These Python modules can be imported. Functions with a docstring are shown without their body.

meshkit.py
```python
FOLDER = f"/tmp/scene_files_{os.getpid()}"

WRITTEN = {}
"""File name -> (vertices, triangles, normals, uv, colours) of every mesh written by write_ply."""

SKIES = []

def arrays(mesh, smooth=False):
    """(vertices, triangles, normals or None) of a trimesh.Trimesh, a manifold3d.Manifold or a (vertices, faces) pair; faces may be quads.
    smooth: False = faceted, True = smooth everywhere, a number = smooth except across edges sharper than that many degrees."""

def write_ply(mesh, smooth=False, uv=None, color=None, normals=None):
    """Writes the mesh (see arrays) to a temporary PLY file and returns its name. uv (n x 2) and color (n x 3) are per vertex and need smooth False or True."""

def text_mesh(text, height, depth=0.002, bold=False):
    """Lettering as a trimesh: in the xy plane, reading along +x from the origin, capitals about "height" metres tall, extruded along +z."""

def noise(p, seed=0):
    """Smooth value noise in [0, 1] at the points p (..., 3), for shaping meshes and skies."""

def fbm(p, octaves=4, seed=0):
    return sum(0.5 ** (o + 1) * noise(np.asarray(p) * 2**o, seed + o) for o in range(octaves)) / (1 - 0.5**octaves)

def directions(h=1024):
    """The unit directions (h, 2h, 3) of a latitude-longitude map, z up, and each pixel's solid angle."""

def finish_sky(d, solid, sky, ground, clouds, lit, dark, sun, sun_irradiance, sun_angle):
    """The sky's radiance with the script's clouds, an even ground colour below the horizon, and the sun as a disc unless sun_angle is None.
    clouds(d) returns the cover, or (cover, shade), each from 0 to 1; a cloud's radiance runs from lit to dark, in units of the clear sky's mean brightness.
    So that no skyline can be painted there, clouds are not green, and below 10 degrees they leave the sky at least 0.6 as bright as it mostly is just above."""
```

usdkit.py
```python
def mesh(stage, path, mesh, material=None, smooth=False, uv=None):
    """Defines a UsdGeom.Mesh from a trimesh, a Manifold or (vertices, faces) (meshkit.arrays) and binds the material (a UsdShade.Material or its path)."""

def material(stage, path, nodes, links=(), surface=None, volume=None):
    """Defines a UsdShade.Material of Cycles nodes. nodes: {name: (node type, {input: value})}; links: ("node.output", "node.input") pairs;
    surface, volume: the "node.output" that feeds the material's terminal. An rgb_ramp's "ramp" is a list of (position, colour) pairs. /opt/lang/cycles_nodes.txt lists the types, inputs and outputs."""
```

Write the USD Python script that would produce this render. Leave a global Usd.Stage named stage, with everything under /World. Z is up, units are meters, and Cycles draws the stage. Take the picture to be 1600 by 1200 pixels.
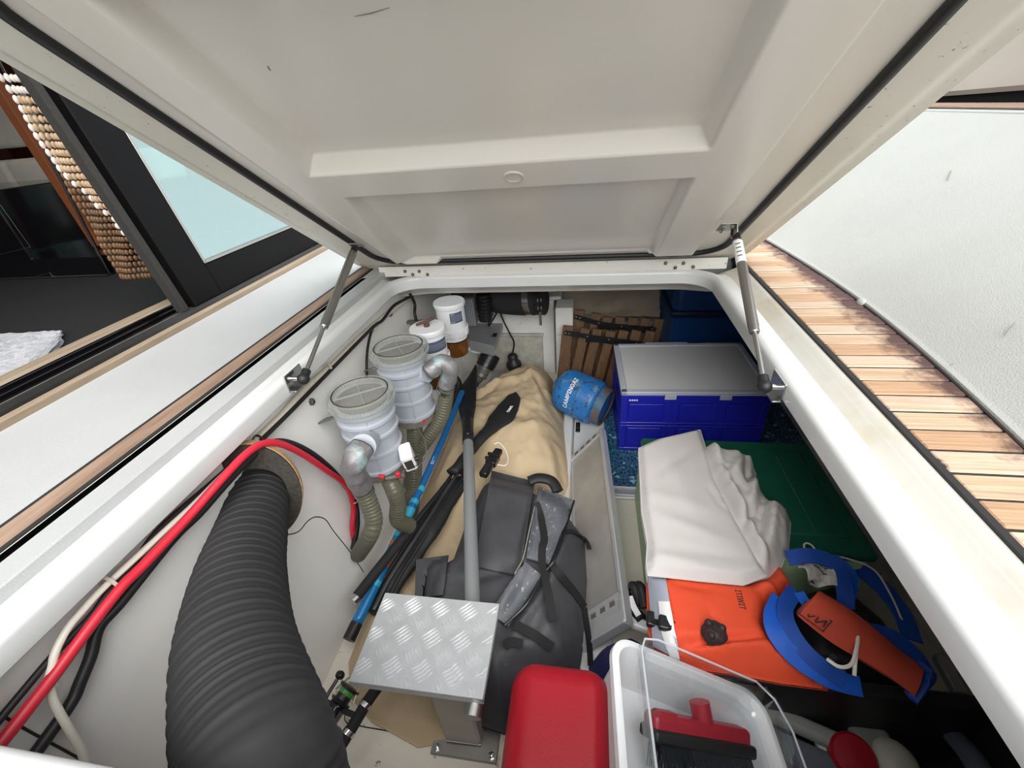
import math, random, numpy as np, trimesh, usdkit, meshkit
from pxr import Usd, UsdGeom, UsdLux, UsdShade, Gf, Sdf
from shapely.geometry import Polygon, Point, LineString
random.seed(7); rng = np.random.default_rng(7)
stage = Usd.Stage.CreateInMemory()
UsdGeom.SetStageUpAxis(stage, 'Z'); UsdGeom.SetStageMetersPerUnit(stage, 1.0)
W = UsdGeom.Xform.Define(stage, '/World')
V = lambda *a: np.array(a, float)
# ---------------------------------------------------------------- camera (solved from the vanishing points of the hatch and the deck)
FPX = 680.0
def _frame():
    dF = V(922-800, 162-600, FPX); dF /= np.linalg.norm(dF)
    dT = -V(-3340-800, 535-600, FPX); dT -= dF*(dT@dF); dT /= np.linalg.norm(dT)
    return np.array([dT, dF, np.cross(dT, dF)])
CR, CP = _frame(), V(0, 0, 1.0)
cam = UsdGeom.Camera.Define(stage, '/World/camera')
cam.CreateHorizontalApertureAttr(36.0); cam.CreateFocalLengthAttr(36*FPX/1600)
cam.CreateFocusDistanceAttr(1.0); cam.CreateFStopAttr(0.0); cam.CreateClippingRangeAttr(Gf.Vec2f(0.02, 1000))
_m = np.eye(4); _m[:3, 0], _m[:3, 1], _m[:3, 2], _m[:3, 3] = CR[:, 0], -CR[:, 1], -CR[:, 2], CP
cam.AddTransformOp().Set(Gf.Matrix4d(*_m.T.ravel().tolist()))
cam.CreateExposureAttr(1.25)
# ---------------------------------------------------------------- light: bright overcast sky
dome = UsdLux.DomeLight.Define(stage, '/World/sky_light')
dome.CreateIntensityAttr(1.0); dome.CreateColorAttr(Gf.Vec3f(1.0, 1.0, 1.0))
usdkit.material(stage, '/World/Looks/sky', {
    'tc': ('texture_coordinate', {}), 'sep': ('separate_xyz', {}),
    'rmp': ('rgb_ramp', {'ramp': [(0, (.26, .27, .27)), (.49, (.34, .35, .35)), (.51, (1.10, 1.13, 1.15)), (.65, (1.0, 1.03, 1.06)), (1, (.80, .84, .88))]}),
    'mr': ('map_range', {'from_min': -1.0, 'from_max': 1.0, 'to_min': 0.0, 'to_max': 1.0}),
    'n': ('noise_texture', {'scale': 2.2, 'detail': 4.0}),
    'mx': ('mix_color', {'blend_type': 'multiply', 'fac': .35}),
    'bg': ('background_shader', {'strength': .62})},
    [('tc.generated', 'sep.vector'), ('sep.z', 'mr.value'), ('mr.result', 'rmp.fac'), ('tc.generated', 'n.vector'),
     ('rmp.color', 'mx.a'), ('n.color', 'mx.b'), ('rmp.color', 'bg.color')], surface='bg.background')
UsdShade.MaterialBindingAPI.Apply(dome.GetPrim()).Bind(UsdShade.Material.Get(stage, '/World/Looks/sky'))
sun = UsdLux.DistantLight.Define(stage, '/World/hazy_sun')      # sun behind thin cloud, behind the viewer
sun.CreateAngleAttr(70.0); sun.CreateIntensityAttr(.62); sun.CreateColorAttr(Gf.Vec3f(1.0, .98, .95))
_z = np.array([.20, -.61, .76]); _z = _z/np.linalg.norm(_z); _x = np.cross([0, 0, 1], _z); _x /= np.linalg.norm(_x); _m = np.eye(4); _m[:3, 0], _m[:3, 1], _m[:3, 2] = _x, np.cross(_z, _x), _z
sun.AddTransformOp().Set(Gf.Matrix4d(*_m.T.ravel().tolist()))
# ---------------------------------------------------------------- picture point -> world point on a known plane (x=, y=, z= or depth d=)
def at(u, v, x=None, y=None, z=None, d=None):
    r = CR @ V((u-800)/FPX, (v-600)/FPX, 1)
    if x is not None: t = (x-CP[0])/r[0]
    elif y is not None: t = (y-CP[1])/r[1]
    elif z is not None: t = (z-CP[2])/r[2]
    else: t = d
    return CP + r*t
# ---------------------------------------------------------------- scene graph helpers
_used = {}
def _num(parent, name):
    k = parent + '/' + name; n = _used.get(k, 0); _used[k] = n+1
    return k if n == 0 else f'{k}_{n:03d}'
class T:
    def __init__(s, path, base): s.path, s.base = path, V(*base)
def meta(prim, label=None, cat=None, group=None, kind=None):
    for k, v in (('label', label), ('category', cat), ('group', group), ('kind', kind)):
        if v: prim.SetCustomDataByKey(k, v)
def thing(name, label, cat, base=(0, 0, 0), group=None):
    p = _num('/World', name); x = UsdGeom.Xform.Define(stage, p); x.AddTranslateOp().Set(Gf.Vec3d(*map(float, base)))
    meta(x.GetPrim(), label, cat, group); return T(p, base)
def arr(m, smooth): return m
def part(t, name, mesh, mat, smooth=35, label=None, kind=None):
    p = _num(t.path, name)
    if isinstance(mesh, list): mesh = cat(*mesh)
    v, f, n = meshkit.arrays(mesh, smooth)
    usdkit.mesh(stage, p, (v - t.base, f), mat, False)
    if n is not None:
        g = UsdGeom.Mesh.Get(stage, p); g.CreateNormalsAttr([Gf.Vec3f(*map(float, q)) for q in n]); g.SetNormalsInterpolation('vertex')
    if label or kind: meta(stage.GetPrimAtPath(p), label, kind=kind)
    return T(p, t.base)
def single(name, mesh, mat, label, cat_, group=None, smooth=35, kind=None):
    if isinstance(mesh, list): mesh = cat(*mesh)
    v = meshkit.arrays(mesh)[0]; b = V((v[:, 0].min()+v[:, 0].max())/2, (v[:, 1].min()+v[:, 1].max())/2, v[:, 2].min())
    p = _num('/World', name); vv, f, n = meshkit.arrays(mesh, smooth)
    usdkit.mesh(stage, p, (vv-b, f), mat, False); g = UsdGeom.Mesh.Get(stage, p); g.AddTranslateOp().Set(Gf.Vec3d(*b.tolist()))
    if n is not None: g.CreateNormalsAttr([Gf.Vec3f(*map(float, q)) for q in n]); g.SetNormalsInterpolation('vertex')
    meta(g.GetPrim(), label, cat_, group, kind); return T(p, b)
def struct(name, mesh, mat, smooth=35, label=None):
    if isinstance(mesh, list): mesh = cat(*mesh)
    p = _num('/World', name); usdkit.mesh(stage, p, mesh, mat, smooth); meta(stage.GetPrimAtPath(p), label, kind='structure'); return T(p, (0, 0, 0))
# ---------------------------------------------------------------- mesh helpers
def cat(*ms):
    return trimesh.util.concatenate([trimesh.Trimesh(*meshkit.arrays(m)[:2], process=False) for m in ms])
def nrm(a): a = np.asarray(a, float); return a/np.linalg.norm(a)
def hull(pts): return trimesh.Trimesh(np.asarray(pts, float)).convex_hull
def obox(c, ax, h, b=.002):
    """chamfered box: centre, three axes (rows), half sizes, chamfer"""
    ax, h = np.array([nrm(a) for a in ax]), V(*h); b = min(b, .45*h.min()); P = []
    for s in np.ndindex(2, 2, 2):
        s = 2*V(*s)-1
        for k in range(3):
            q = (h-b)*s; q[k] = h[k]*s[k]; P.append(V(*c)+q@ax)
    return hull(P)
def box(a, b_, bev=.002):
    a, b_ = V(*a), V(*b_); return obox((a+b_)/2, np.eye(3), np.abs(b_-a)/2, bev)
def bar(p, q, w, h, up=(0, 0, 1), bev=.001):
    p, q = V(*p), V(*q); d = nrm(q-p); s = nrm(np.cross(d, up)); u = np.cross(s, d)
    return obox((p+q)/2, (d, s, u), (np.linalg.norm(q-p)/2, w/2, h/2), bev)
def rbox(c, ax, h, r, n=3):
    """rounded box (hull of spheres)"""
    ax, h = np.array([nrm(a) for a in ax]), V(*h); s = trimesh.creation.icosphere(n-1 if n > 1 else 1, r).vertices; P = []
    for k in np.ndindex(2, 2, 2): P.append(s + (2*V(*k)-1)*(h-r))
    return hull(np.vstack(P) @ ax + V(*c))
def spl(P, n):
    """Catmull-Rom through P, n points"""
    P = np.asarray(P, float); Q = np.vstack([2*P[0]-P[1], P, 2*P[-1]-P[-2]])
    L = np.concatenate([[0], np.cumsum(np.linalg.norm(np.diff(P, axis=0), axis=1)**.7)]); t = np.linspace(0, L[-1], n); out = []
    for x in t:
        i = min(np.searchsorted(L, x, 'right')-1, len(P)-2); u = (x-L[i])/(L[i+1]-L[i]); a, b, c, d = Q[i:i+4]
        out.append(.5*(2*b+(c-a)*u+(2*a-5*b+4*c-d)*u*u+(3*b-a-3*c+d)*u**3))
    return np.array(out)
def frames(P, up=None):
    P = np.asarray(P, float); t = np.gradient(P, axis=0); t /= np.linalg.norm(t, axis=1, keepdims=True)
    u = V(*(up if up is not None else ((0, 0, 1) if abs(t[0][2]) < .9 else (1, 0, 0)))); A, B = [], []
    for d in t:
        u = nrm(u-d*(u@d)); A.append(u); B.append(np.cross(d, u))
    return t, np.array(A), np.array(B)
def loft(R, closed=True, cap=True):
    R = np.asarray(R, float); m, n = R.shape[:2]; k = n if closed else n-1; F = []
    i, j = np.meshgrid(np.arange(m-1), np.arange(k), indexing='ij'); a = (i*n+j).ravel(); b = (i*n+(j+1) % n).ravel()
    F = np.vstack([np.stack([a, b, b+n], 1), np.stack([a, b+n, a+n], 1)]); v = R.reshape(-1, 3)
    if cap and closed:
        v = np.vstack([v, R[0].mean(0), R[-1].mean(0)]); j = np.arange(n); c = m*n
        F = np.vstack([F, np.stack([np.full(n, c), (j+1) % n, j], 1), np.stack([np.full(n, c+1), (m-1)*n+j, (m-1)*n+(j+1) % n], 1)])
    return trimesh.Trimesh(v, F, process=False)
def tube(P, r, n=12, up=None, flat=1.0, cap=True, phase=0):
    """swept tube; r scalar or per point; flat squashes the cross-section along the frame's first axis"""
    P = np.asarray(P, float); r = np.broadcast_to(r, len(P)).astype(float); t, A, B = frames(P, up); a = np.arange(n)/n*2*np.pi+phase
    return loft([p+k*(flat*np.outer(np.cos(a), x)+np.outer(np.sin(a), y)) for p, k, x, y in zip(P, r, A, B)], True, cap)
def ribbon(P, w, th, up):
    """flat strap along P; up = normal(s)"""
    P = np.asarray(P, float); t = np.gradient(P, axis=0); up = np.broadcast_to(up, P.shape); R = []
    for p, d, u in zip(P, t, up):
        d = nrm(d); s = nrm(np.cross(d, u)); u = np.cross(s, d); R.append([p+s*w/2+u*th/2, p-s*w/2+u*th/2, p-s*w/2-u*th/2, p+s*w/2-u*th/2])
    return loft(R)
def lathe(prof, o, ax=(0, 0, 1), n=32, cap=False):
    ax = nrm(ax); e = nrm(np.cross(ax, (1, 0, 0) if abs(ax[0]) < .9 else (0, 1, 0))); g = np.cross(ax, e); a = np.arange(n)/n*2*np.pi
    return loft([V(*o)+ax*z+r*(np.outer(np.cos(a), e)+np.outer(np.sin(a), g)) for r, z in prof], True, cap)
def prism(poly, o, ex, ey, h):
    """polygon (list or shapely) in the ex, ey plane at o, extruded by h along ex x ey"""
    pg = poly if isinstance(poly, Polygon) else Polygon(poly); pg = pg.buffer(0)
    m = trimesh.creation.extrude_polygon(pg, abs(h), engine='earcut'); ex, ey = V(*ex), V(*ey); ez = nrm(np.cross(ex, ey))
    v = m.vertices.copy(); v[:, 2] += min(h, 0)
    return trimesh.Trimesh(V(*o)+v[:, :1]*ex+v[:, 1:2]*ey+v[:, 2:]*ez, m.faces, process=False)
def sheet(G, th):
    """thick sheet from a grid of points (nu, nv, 3)"""
    G = np.asarray(G, float); du, dv = np.gradient(G, axis=0), np.gradient(G, axis=1); N = np.cross(du, dv); N /= np.maximum(np.linalg.norm(N, axis=2, keepdims=True), 1e-9)
    m, n = G.shape[:2]; v = np.vstack([G.reshape(-1, 3), (G-N*th).reshape(-1, 3)]); k = m*n
    i, j = np.meshgrid(np.arange(m-1), np.arange(n-1), indexing='ij'); a = (i*n+j).ravel()
    F = [np.stack([a, a+n, a+n+1], 1), np.stack([a, a+n+1, a+1], 1)]; F += [f[:, ::-1]+k for f in F]
    ed = np.concatenate([np.arange(n-1), np.arange(m-1)*n+n-1, (m-1)*n+np.arange(n-1, 0, -1), np.arange(m-1, 0, -1)*n]); e2 = np.roll(ed, -1)
    F += [np.stack([ed, e2, e2+k], 1), np.stack([ed, e2+k, ed+k], 1)]
    return trimesh.Trimesh(v, np.vstack(F), process=False)
def grid(fn, us, vs): return np.array([[fn(u, v) for v in vs] for u in us])
def sphere(c, r, n=2, sc=(1, 1, 1)):
    m = trimesh.creation.icosphere(n, 1.0); return trimesh.Trimesh(m.vertices*V(*sc)*r+V(*c), m.faces, process=False)
def cyl(p, q, r, n=20, r2=None): return tube([p, q], [r, r if r2 is None else r2], n)
def sstep(x, a, b): t = np.clip((np.asarray(x, float)-a)/(b-a), 0, 1); return t*t*(3-2*t)
def fbm(p, s, o=3, seed=0): return meshkit.fbm(np.asarray(p, float)*s, o, seed)-.5
def wob(mesh, amp, s, seed=0):
    """small displacement along the normals"""
    m = trimesh.Trimesh(*meshkit.arrays(mesh)[:2], process=False); n = m.vertex_normals
    return trimesh.Trimesh(m.vertices+n*(amp*fbm(m.vertices, s, 3, seed))[:, None], m.faces, process=False)
# ---------------------------------------------------------------- materials
def lin(c): return tuple(((x/255)/12.92 if x <= 10.3 else ((x/255+.055)/1.055)**2.4) for x in c)
def M(name, rgb, rough=.5, metal=0.0, var=.08, vs=6.0, bump=0.0, bs=200.0, spots=None, spec=.5, grain=None, soft=.05, **kw):
    """sRGB colour, uneven by var at scale vs, fine relief; spots = (rgb, scale, threshold); grain = (axis scale, rgb2)"""
    c = lin(rgb); d = tuple(x*(1-2*var) for x in c)
    nd = {'g': ('geometry', {}), 'n': ('noise_texture', {'scale': vs, 'detail': 5.0, 'roughness': .6}), 'r': ('rgb_ramp', {'ramp': [(.3, d), (.7, c)]}),
          'p': ('principled_bsdf', {'roughness': rough, 'metallic': metal, 'specular_ior_level': spec, **kw})}
    ln = [('g.position', 'n.vector'), ('n.fac', 'r.fac')]; src = 'r.color'
    if grain:
        nd['gm'] = ('mapping', {'scale': grain[0]}); nd['gn'] = ('noise_texture', {'scale': 1.0, 'detail': 6.0, 'roughness': .65})
        nd['gr'] = ('rgb_ramp', {'ramp': [(.35, (0, 0, 0)), (.65, (1, 1, 1))]}); nd['gx'] = ('mix_color', {'b': lin(grain[1])})
        ln += [('g.position', 'gm.vector'), ('gm.vector', 'gn.vector'), ('gn.fac', 'gr.fac'), ('gr.color', 'gx.fac'), (src, 'gx.a')]; src = 'gx.result'
    if spots:
        for i, (c2, sc, th) in enumerate(spots if isinstance(spots, list) else [spots]):
            nd[f's{i}'] = ('noise_texture', {'scale': sc, 'detail': 4.0, 'roughness': .7}); nd[f'sr{i}'] = ('rgb_ramp', {'ramp': [(th, (0, 0, 0)), (min(th+(soft[i] if isinstance(soft, list) else soft), 1), (1, 1, 1))]})
            nd[f'm{i}'] = ('mix_color', {'b': lin(c2)})
            ln += [('g.position', f's{i}.vector'), (f's{i}.fac', f'sr{i}.fac'), (f'sr{i}.color', f'm{i}.fac'), (src, f'm{i}.a')]; src = f'm{i}.result'
    if bump:
        nd['bn'] = ('noise_texture', {'scale': bs, 'detail': 3.0}); nd['b'] = ('bump', {'strength': .6, 'distance': bump})
        ln += [('g.position', 'bn.vector'), ('bn.fac', 'b.height'), ('b.normal', 'p.normal')]
    ln.append((src, 'p.base_color'))
    return usdkit.material(stage, '/World/Looks/'+name, nd, ln, surface='p.BSDF')
def pane(name, tint, gloss=(1, 1, 1), fac=None, rough=.02, ior=1.5):
    if fac == 'lw':
        return usdkit.material(stage, '/World/Looks/'+name, {'t': ('transparent_bsdf', {'color': tint}), 'g': ('glossy_bsdf', {'color': gloss, 'roughness': rough}), 'l': ('layer_weight', {'blend': .5}), 'w': ('math', {'math_type': 'power', 'value2': 4.0}), 'a': ('math', {'math_type': 'multiply_add', 'value2': .6, 'value3': .06}), 'm': ('mix_closure', {})},
            [('l.facing', 'w.value1'), ('w.value', 'a.value1'), ('a.value', 'm.fac'), ('t.BSDF', 'm.closure1'), ('g.BSDF', 'm.closure2')], surface='m.closure')
    nd = {'t': ('transparent_bsdf', {'color': tint}), 'g': ('glossy_bsdf', {'color': gloss, 'roughness': rough}), 'f': ('fresnel', {'IOR': ior}), 'm': ('mix_closure', {} if fac is None else {'fac': fac})}
    ln = [('t.BSDF', 'm.closure1'), ('g.BSDF', 'm.closure2')] + ([('f.fac', 'm.fac')] if fac is None else [])
    return usdkit.material(stage, '/World/Looks/'+name, nd, ln, surface='m.closure')
def film(name, rgb, clear, rough=.35):
    """cloudy plastic: part transparent, part diffuse shell"""
    nd = {'t': ('transparent_bsdf', {'color': (.92, .95, .95)}), 'p': ('principled_bsdf', {'base_color': lin(rgb), 'roughness': rough}), 'm': ('mix_closure', {'fac': 1-clear})}
    return usdkit.material(stage, '/World/Looks/'+name, nd, [('t.BSDF', 'm.closure1'), ('p.BSDF', 'm.closure2')], surface='m.closure')

m_gel = M('white_gelcoat', (208, 209, 208), .25, var=.03, vs=5)
m_gelcoam = M('stained_gelcoat', (190, 188, 180), .35, var=.03, spots=((178, 168, 146), 5, .50), soft=.22)
m_lid = M('lid_gelcoat', (210, 206, 196), .22, var=.02, vs=3)
m_flange = M('weathered_flange', (206, 203, 190), .4, var=.05, spots=[((92, 66, 48), 80, .655), ((194, 182, 158), 12, .60)], soft=[.05, .2])
m_rubber = M('black_rubber', (24, 24, 26), .5)
m_caulk = M('black_caulk', (34, 32, 32), .75)
m_nonskid = M('nonskid_gelcoat', (164, 165, 160), .55, var=.03, bump=.0015, bs=420)
m_deck = M('deck_gelcoat', (172, 173, 173), .5, var=.03, bump=.0006, bs=500)
m_wall = M('painted_locker_wall', (240, 239, 235), .42, var=.04, vs=3, spots=((150, 146, 138), 30, .75))
m_floor = M('painted_locker_floor', (232, 226, 212), .45, var=.06, vs=5, spots=[((104, 92, 76), 40, .645), ((176, 162, 138), 9, .62)])
m_teakold = M('weathered_teak', (158, 134, 114), .7, var=.1, grain=((60, 6, 60), (122, 96, 80)))
m_sill = M('pale_teak', (160, 144, 124), .7, var=.06, grain=((70, 5, 70), (132, 114, 94)))
m_blk = M('black_paint', (26, 26, 28), .35, var=.1)
m_steel = M('stainless_steel', (200, 200, 200), .22, 1.0, var=.05)
m_steelb = M('brushed_steel', (170, 168, 164), .36, 1.0, var=.08)
m_alu = M('aluminium', (208, 208, 210), .5, .6, var=.06, vs=12)

m_strip = M('white_hinge_strip', (216, 214, 206), .4, var=.04, spots=[((104, 78, 58), 70, .665)])
m_screw = M('tarnished_screw', (112, 98, 78), .45, .6, var=.2, vs=80)
def teak(name, c, c2):
    nd = {'g': ('geometry', {}), 'mp': ('mapping', {'scale': (7, 260, 60)}), 'n': ('noise_texture', {'scale': 1.0, 'detail': 5.0, 'roughness': .65}), 'r': ('rgb_ramp', {'ramp': [(.36, lin(c2)), (.62, lin(c))]}),
          'n2': ('noise_texture', {'scale': 24.0, 'detail': 5.0, 'roughness': .7}), 'sx': ('separate_xyz', {}), 'm1': ('math', {'math_type': 'multiply_add', 'value2': .13, 'value3': -.065}), 'ad': ('math', {'math_type': 'add'}),
          'wr': ('map_range', {'from_min': .482, 'from_max': .520}), 'w2': ('map_range', {'from_min': .398, 'from_max': .388}), 'mx': ('math', {'math_type': 'maximum'}), 'mc': ('mix_color', {'b': lin((72, 46, 42))}), 'p': ('principled_bsdf', {'roughness': .6}),
          'b': ('bump', {'strength': .5, 'distance': .0008})}
    return usdkit.material(stage, '/World/Looks/'+name, nd, [('g.position', 'mp.vector'), ('mp.vector', 'n.vector'), ('n.fac', 'r.fac'), ('g.position', 'n2.vector'), ('g.position', 'sx.vector'), ('n2.fac', 'm1.value1'), ('sx.x', 'ad.value1'), ('m1.value', 'ad.value2'),
        ('ad.value', 'wr.value'), ('ad.value', 'w2.value'), ('wr.result', 'mx.value1'), ('w2.result', 'mx.value2'), ('mx.value', 'mc.fac'), ('r.color', 'mc.a'), ('mc.result', 'p.base_color'), ('n.fac', 'b.height'), ('b.normal', 'p.normal')], surface='p.BSDF')
m_teak = [teak('teak_a', (190, 164, 138), (162, 134, 108)), teak('teak_b', (180, 146, 114), (150, 118, 90)), teak('teak_c', (196, 174, 152), (168, 142, 120))]
m_super = M('superstructure_gelcoat', (152, 141, 129), .3, var=.06)
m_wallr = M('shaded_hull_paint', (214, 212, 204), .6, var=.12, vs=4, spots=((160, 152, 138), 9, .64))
m_wallb = M('back_wall_paint', (222, 222, 218), .5, var=.08, vs=6, spots=((172, 166, 152), 14, .66))
m_patch = M('bonded_glass_fibre', (186, 184, 172), .7, var=.18, vs=26, bump=.002, bs=120)
m_scuff = M('grey_scuff', (132, 128, 120), .8)
m_gap = M('dark_gap', (52, 48, 44), .8)
m_carpet = M('black_carpet', (17, 17, 18), .9, var=.2, vs=300, bump=.002, bs=900)
m_gloss = M('gloss_black', (10, 10, 12), .12)
m_blkframe = M('satin_black_frame', (8, 8, 9), .5, var=.1, spec=.12)
m_brush = M('grey_brush_strip', (46, 44, 41), .9, var=.25, vs=220)
m_doorglass = pane('door_glass', (.62, .80, .78), (.72, .86, .86), .40)
m_pale = M('cream_upholstery', (234, 228, 214), .85, var=.08, vs=12)
m_beadw = M('white_bead', (232, 224, 216), .4, var=.1, vs=60); m_beadb = M('beige_bead', (206, 176, 142), .45, var=.2, vs=90); m_beadd = M('brown_bead', (120, 86, 58), .45, var=.3, vs=90)
m_varnish = M('varnished_wood', (128, 74, 42), .3, grain=((30, 30, 6), (120, 64, 36)))
m_redwood = M('red_brown_panel', (82, 38, 22), .4, var=.15)
m_rug = M('white_looped_cotton', (176, 176, 180), .95, var=.1, vs=200)
def vinyl_mat():
    nd = {'g': ('geometry', {}), 'v': ('voronoi_texture', {'scale': 85.0, 'feature': 'distance_to_edge'}), 'v2': ('voronoi_texture', {'scale': 85.0}), 'r': ('rgb_ramp', {'ramp': [(.0, lin((150, 196, 214))), (.035, lin((96, 150, 178))), (.07, (0, 0, 0)), (1, (0, 0, 0))]}),
          'hs': ('rgb_ramp', {'ramp': [(0, lin((16, 52, 86))), (.6, lin((26, 78, 112))), (.93, lin((40, 100, 134))), (.96, lin((150, 190, 205))), (1, lin((160, 200, 210)))]}), 'sp': ('separate_color', {}), 'mx': ('mix_color', {'blend_type': 'lighten', 'fac': .75}), 'p': ('principled_bsdf', {'roughness': .3})}
    return usdkit.material(stage, '/World/Looks/mosaic_vinyl', nd, [('g.position', 'v.vector'), ('g.position', 'v2.vector'), ('v.distance', 'r.fac'), ('v2.color', 'sp.color'), ('sp.r', 'hs.fac'), ('hs.color', 'mx.a'), ('r.color', 'mx.b'), ('mx.result', 'p.base_color')], surface='p.BSDF')
m_vinyl = vinyl_mat()
m_white = M('white_print', (235, 235, 235), .5, var=.01); m_sheath = M('cream_sheath', (214, 208, 190), .45, var=.08); m_cablew = M('white_cable_pvc', (232, 228, 214), .4, var=.05); m_tie = M('natural_nylon', (206, 200, 184), .4)
m_red = M('red_pvc', (204, 40, 58), .38, var=.05); m_redd = M('dark_red_wire', (96, 22, 28), .5); m_redp = M('red_plastic', (160, 17, 34), .36, var=.05, vs=10, bump=.0003, bs=500); m_redbr = M('dark_red_plastic', (146, 36, 48), .4, var=.1)
m_duct = M('black_duct_rubber', (34, 34, 36), .75, var=.16, vs=14, spots=((64, 63, 62), 60, .70)); m_ply = M('plywood_edge', (206, 172, 128), .6, grain=((400, 400, 60), (160, 122, 82))); m_foam = M('black_foam', (62, 58, 52), .95, var=.3, vs=180, bump=.002, bs=500)
m_greyp = M('grey_plastic', (162, 167, 176), .35, var=.04); m_dull = M('dull_grey_metal', (120, 118, 112), .45, .4, var=.15, vs=40); m_brkt = M('grey_bracket', (104, 104, 104), .5); m_bronze = M('oxidised_bronze', (132, 130, 130), .5, .35, var=.15, vs=30, spots=((150, 176, 178), 30, .52), soft=.2)
m_whitep = M('white_plastic', (222, 224, 226), .3, var=.02); m_amber = M('amber_bowl', (112, 66, 24), .12, var=.25, vs=30); m_label = M('blue_grey_label', (84, 92, 112), .5, var=.05); m_print = M('pale_print', (150, 156, 168), .5); m_rustb = M('rusty_handle', (92, 62, 54), .7, var=.25, vs=80)
m_smoke = M('smoky_base', (128, 120, 112), .25, var=.2, vs=30); m_clear = film('cloudy_lid', (168, 167, 160), .70, .2); m_hose = film('ribbed_clear_hose', (92, 90, 74), .26, .25)
m_greybox = M('grey_sheet_metal', (150, 152, 156), .45, .2, var=.06); m_canvasd = M('old_beige_canvas', (178, 166, 146), .9, var=.12, vs=10); m_bluet = M('blue_tote_plastic', (22, 70, 130), .4, var=.06); m_blued = M('blue_tote_rim', (14, 34, 66), .45)
def slatm(n, a, b): return M(n, a, .55, var=.1, vs=9, grain=((160, 160, 9), b))
m_slat = [slatm('brown_slat', (116, 86, 56), (82, 58, 37)), slatm('brown_slat_light', (136, 104, 68), (98, 72, 45)), slatm('brown_slat_dark', (90, 68, 50), (62, 46, 33))]
m_gasblue = M('scuffed_gas_blue', (40, 118, 188), .38, var=.1, vs=16, spots=[((66, 60, 52), 62, .57), ((112, 134, 148), 24, .60)]); m_gasgroove = M('dark_groove', (44, 62, 76), .6, var=.3, vs=60); m_gasrust = M('rusty_blue_ring', (74, 108, 134), .55, var=.2, vs=30, spots=((112, 84, 66), 26, .50))
m_blue = M('royal_blue_plastic', (34, 38, 176), .32, var=.05); m_cratefr = film('crate_lid_frame', (196, 200, 212), .12, .3); m_cratelid = film('crate_lid_panel', (224, 224, 226), .05, .16)
m_canvas = M('beige_canvas', (190, 169, 138), .9, var=.06, vs=7, bump=.0006, bs=700); m_greybag = M('dark_grey_tarpaulin', (66, 66, 70), .6, var=.14, vs=14, spots=((104, 103, 102), 70, .64), soft=.12); m_greybagl = M('worn_grey_tarpaulin', (96, 99, 105), .5, var=.12, vs=14, spots=((170, 168, 166), 95, .60), soft=.1)
m_worn = M('worn_edge', (150, 142, 130), .8, var=.3, vs=60); m_blkfab = M('black_nylon', (30, 30, 33), .6, var=.2, vs=20); m_sheen = M('sheeny_black_nylon', (70, 70, 72), .4, var=.2); m_web = M('black_webbing', (20, 20, 23), .8, var=.2, vs=100)
m_shaft = M('grey_anodised', (140, 142, 144), .42, .35, var=.04); m_bladeb = M('black_blade', (26, 27, 30), .5); m_gloss2 = M('shiny_black_plastic', (22, 22, 24), .18); m_rodblue = M('rod_blue', (36, 128, 190), .3, .2); m_rodblue2 = M('rod_blue_blank', (30, 112, 180), .3, .2); m_cyan = M('rod_cyan', (70, 190, 225), .3, .3); m_orange = M('rod_orange', (176, 96, 66), .4)
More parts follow.
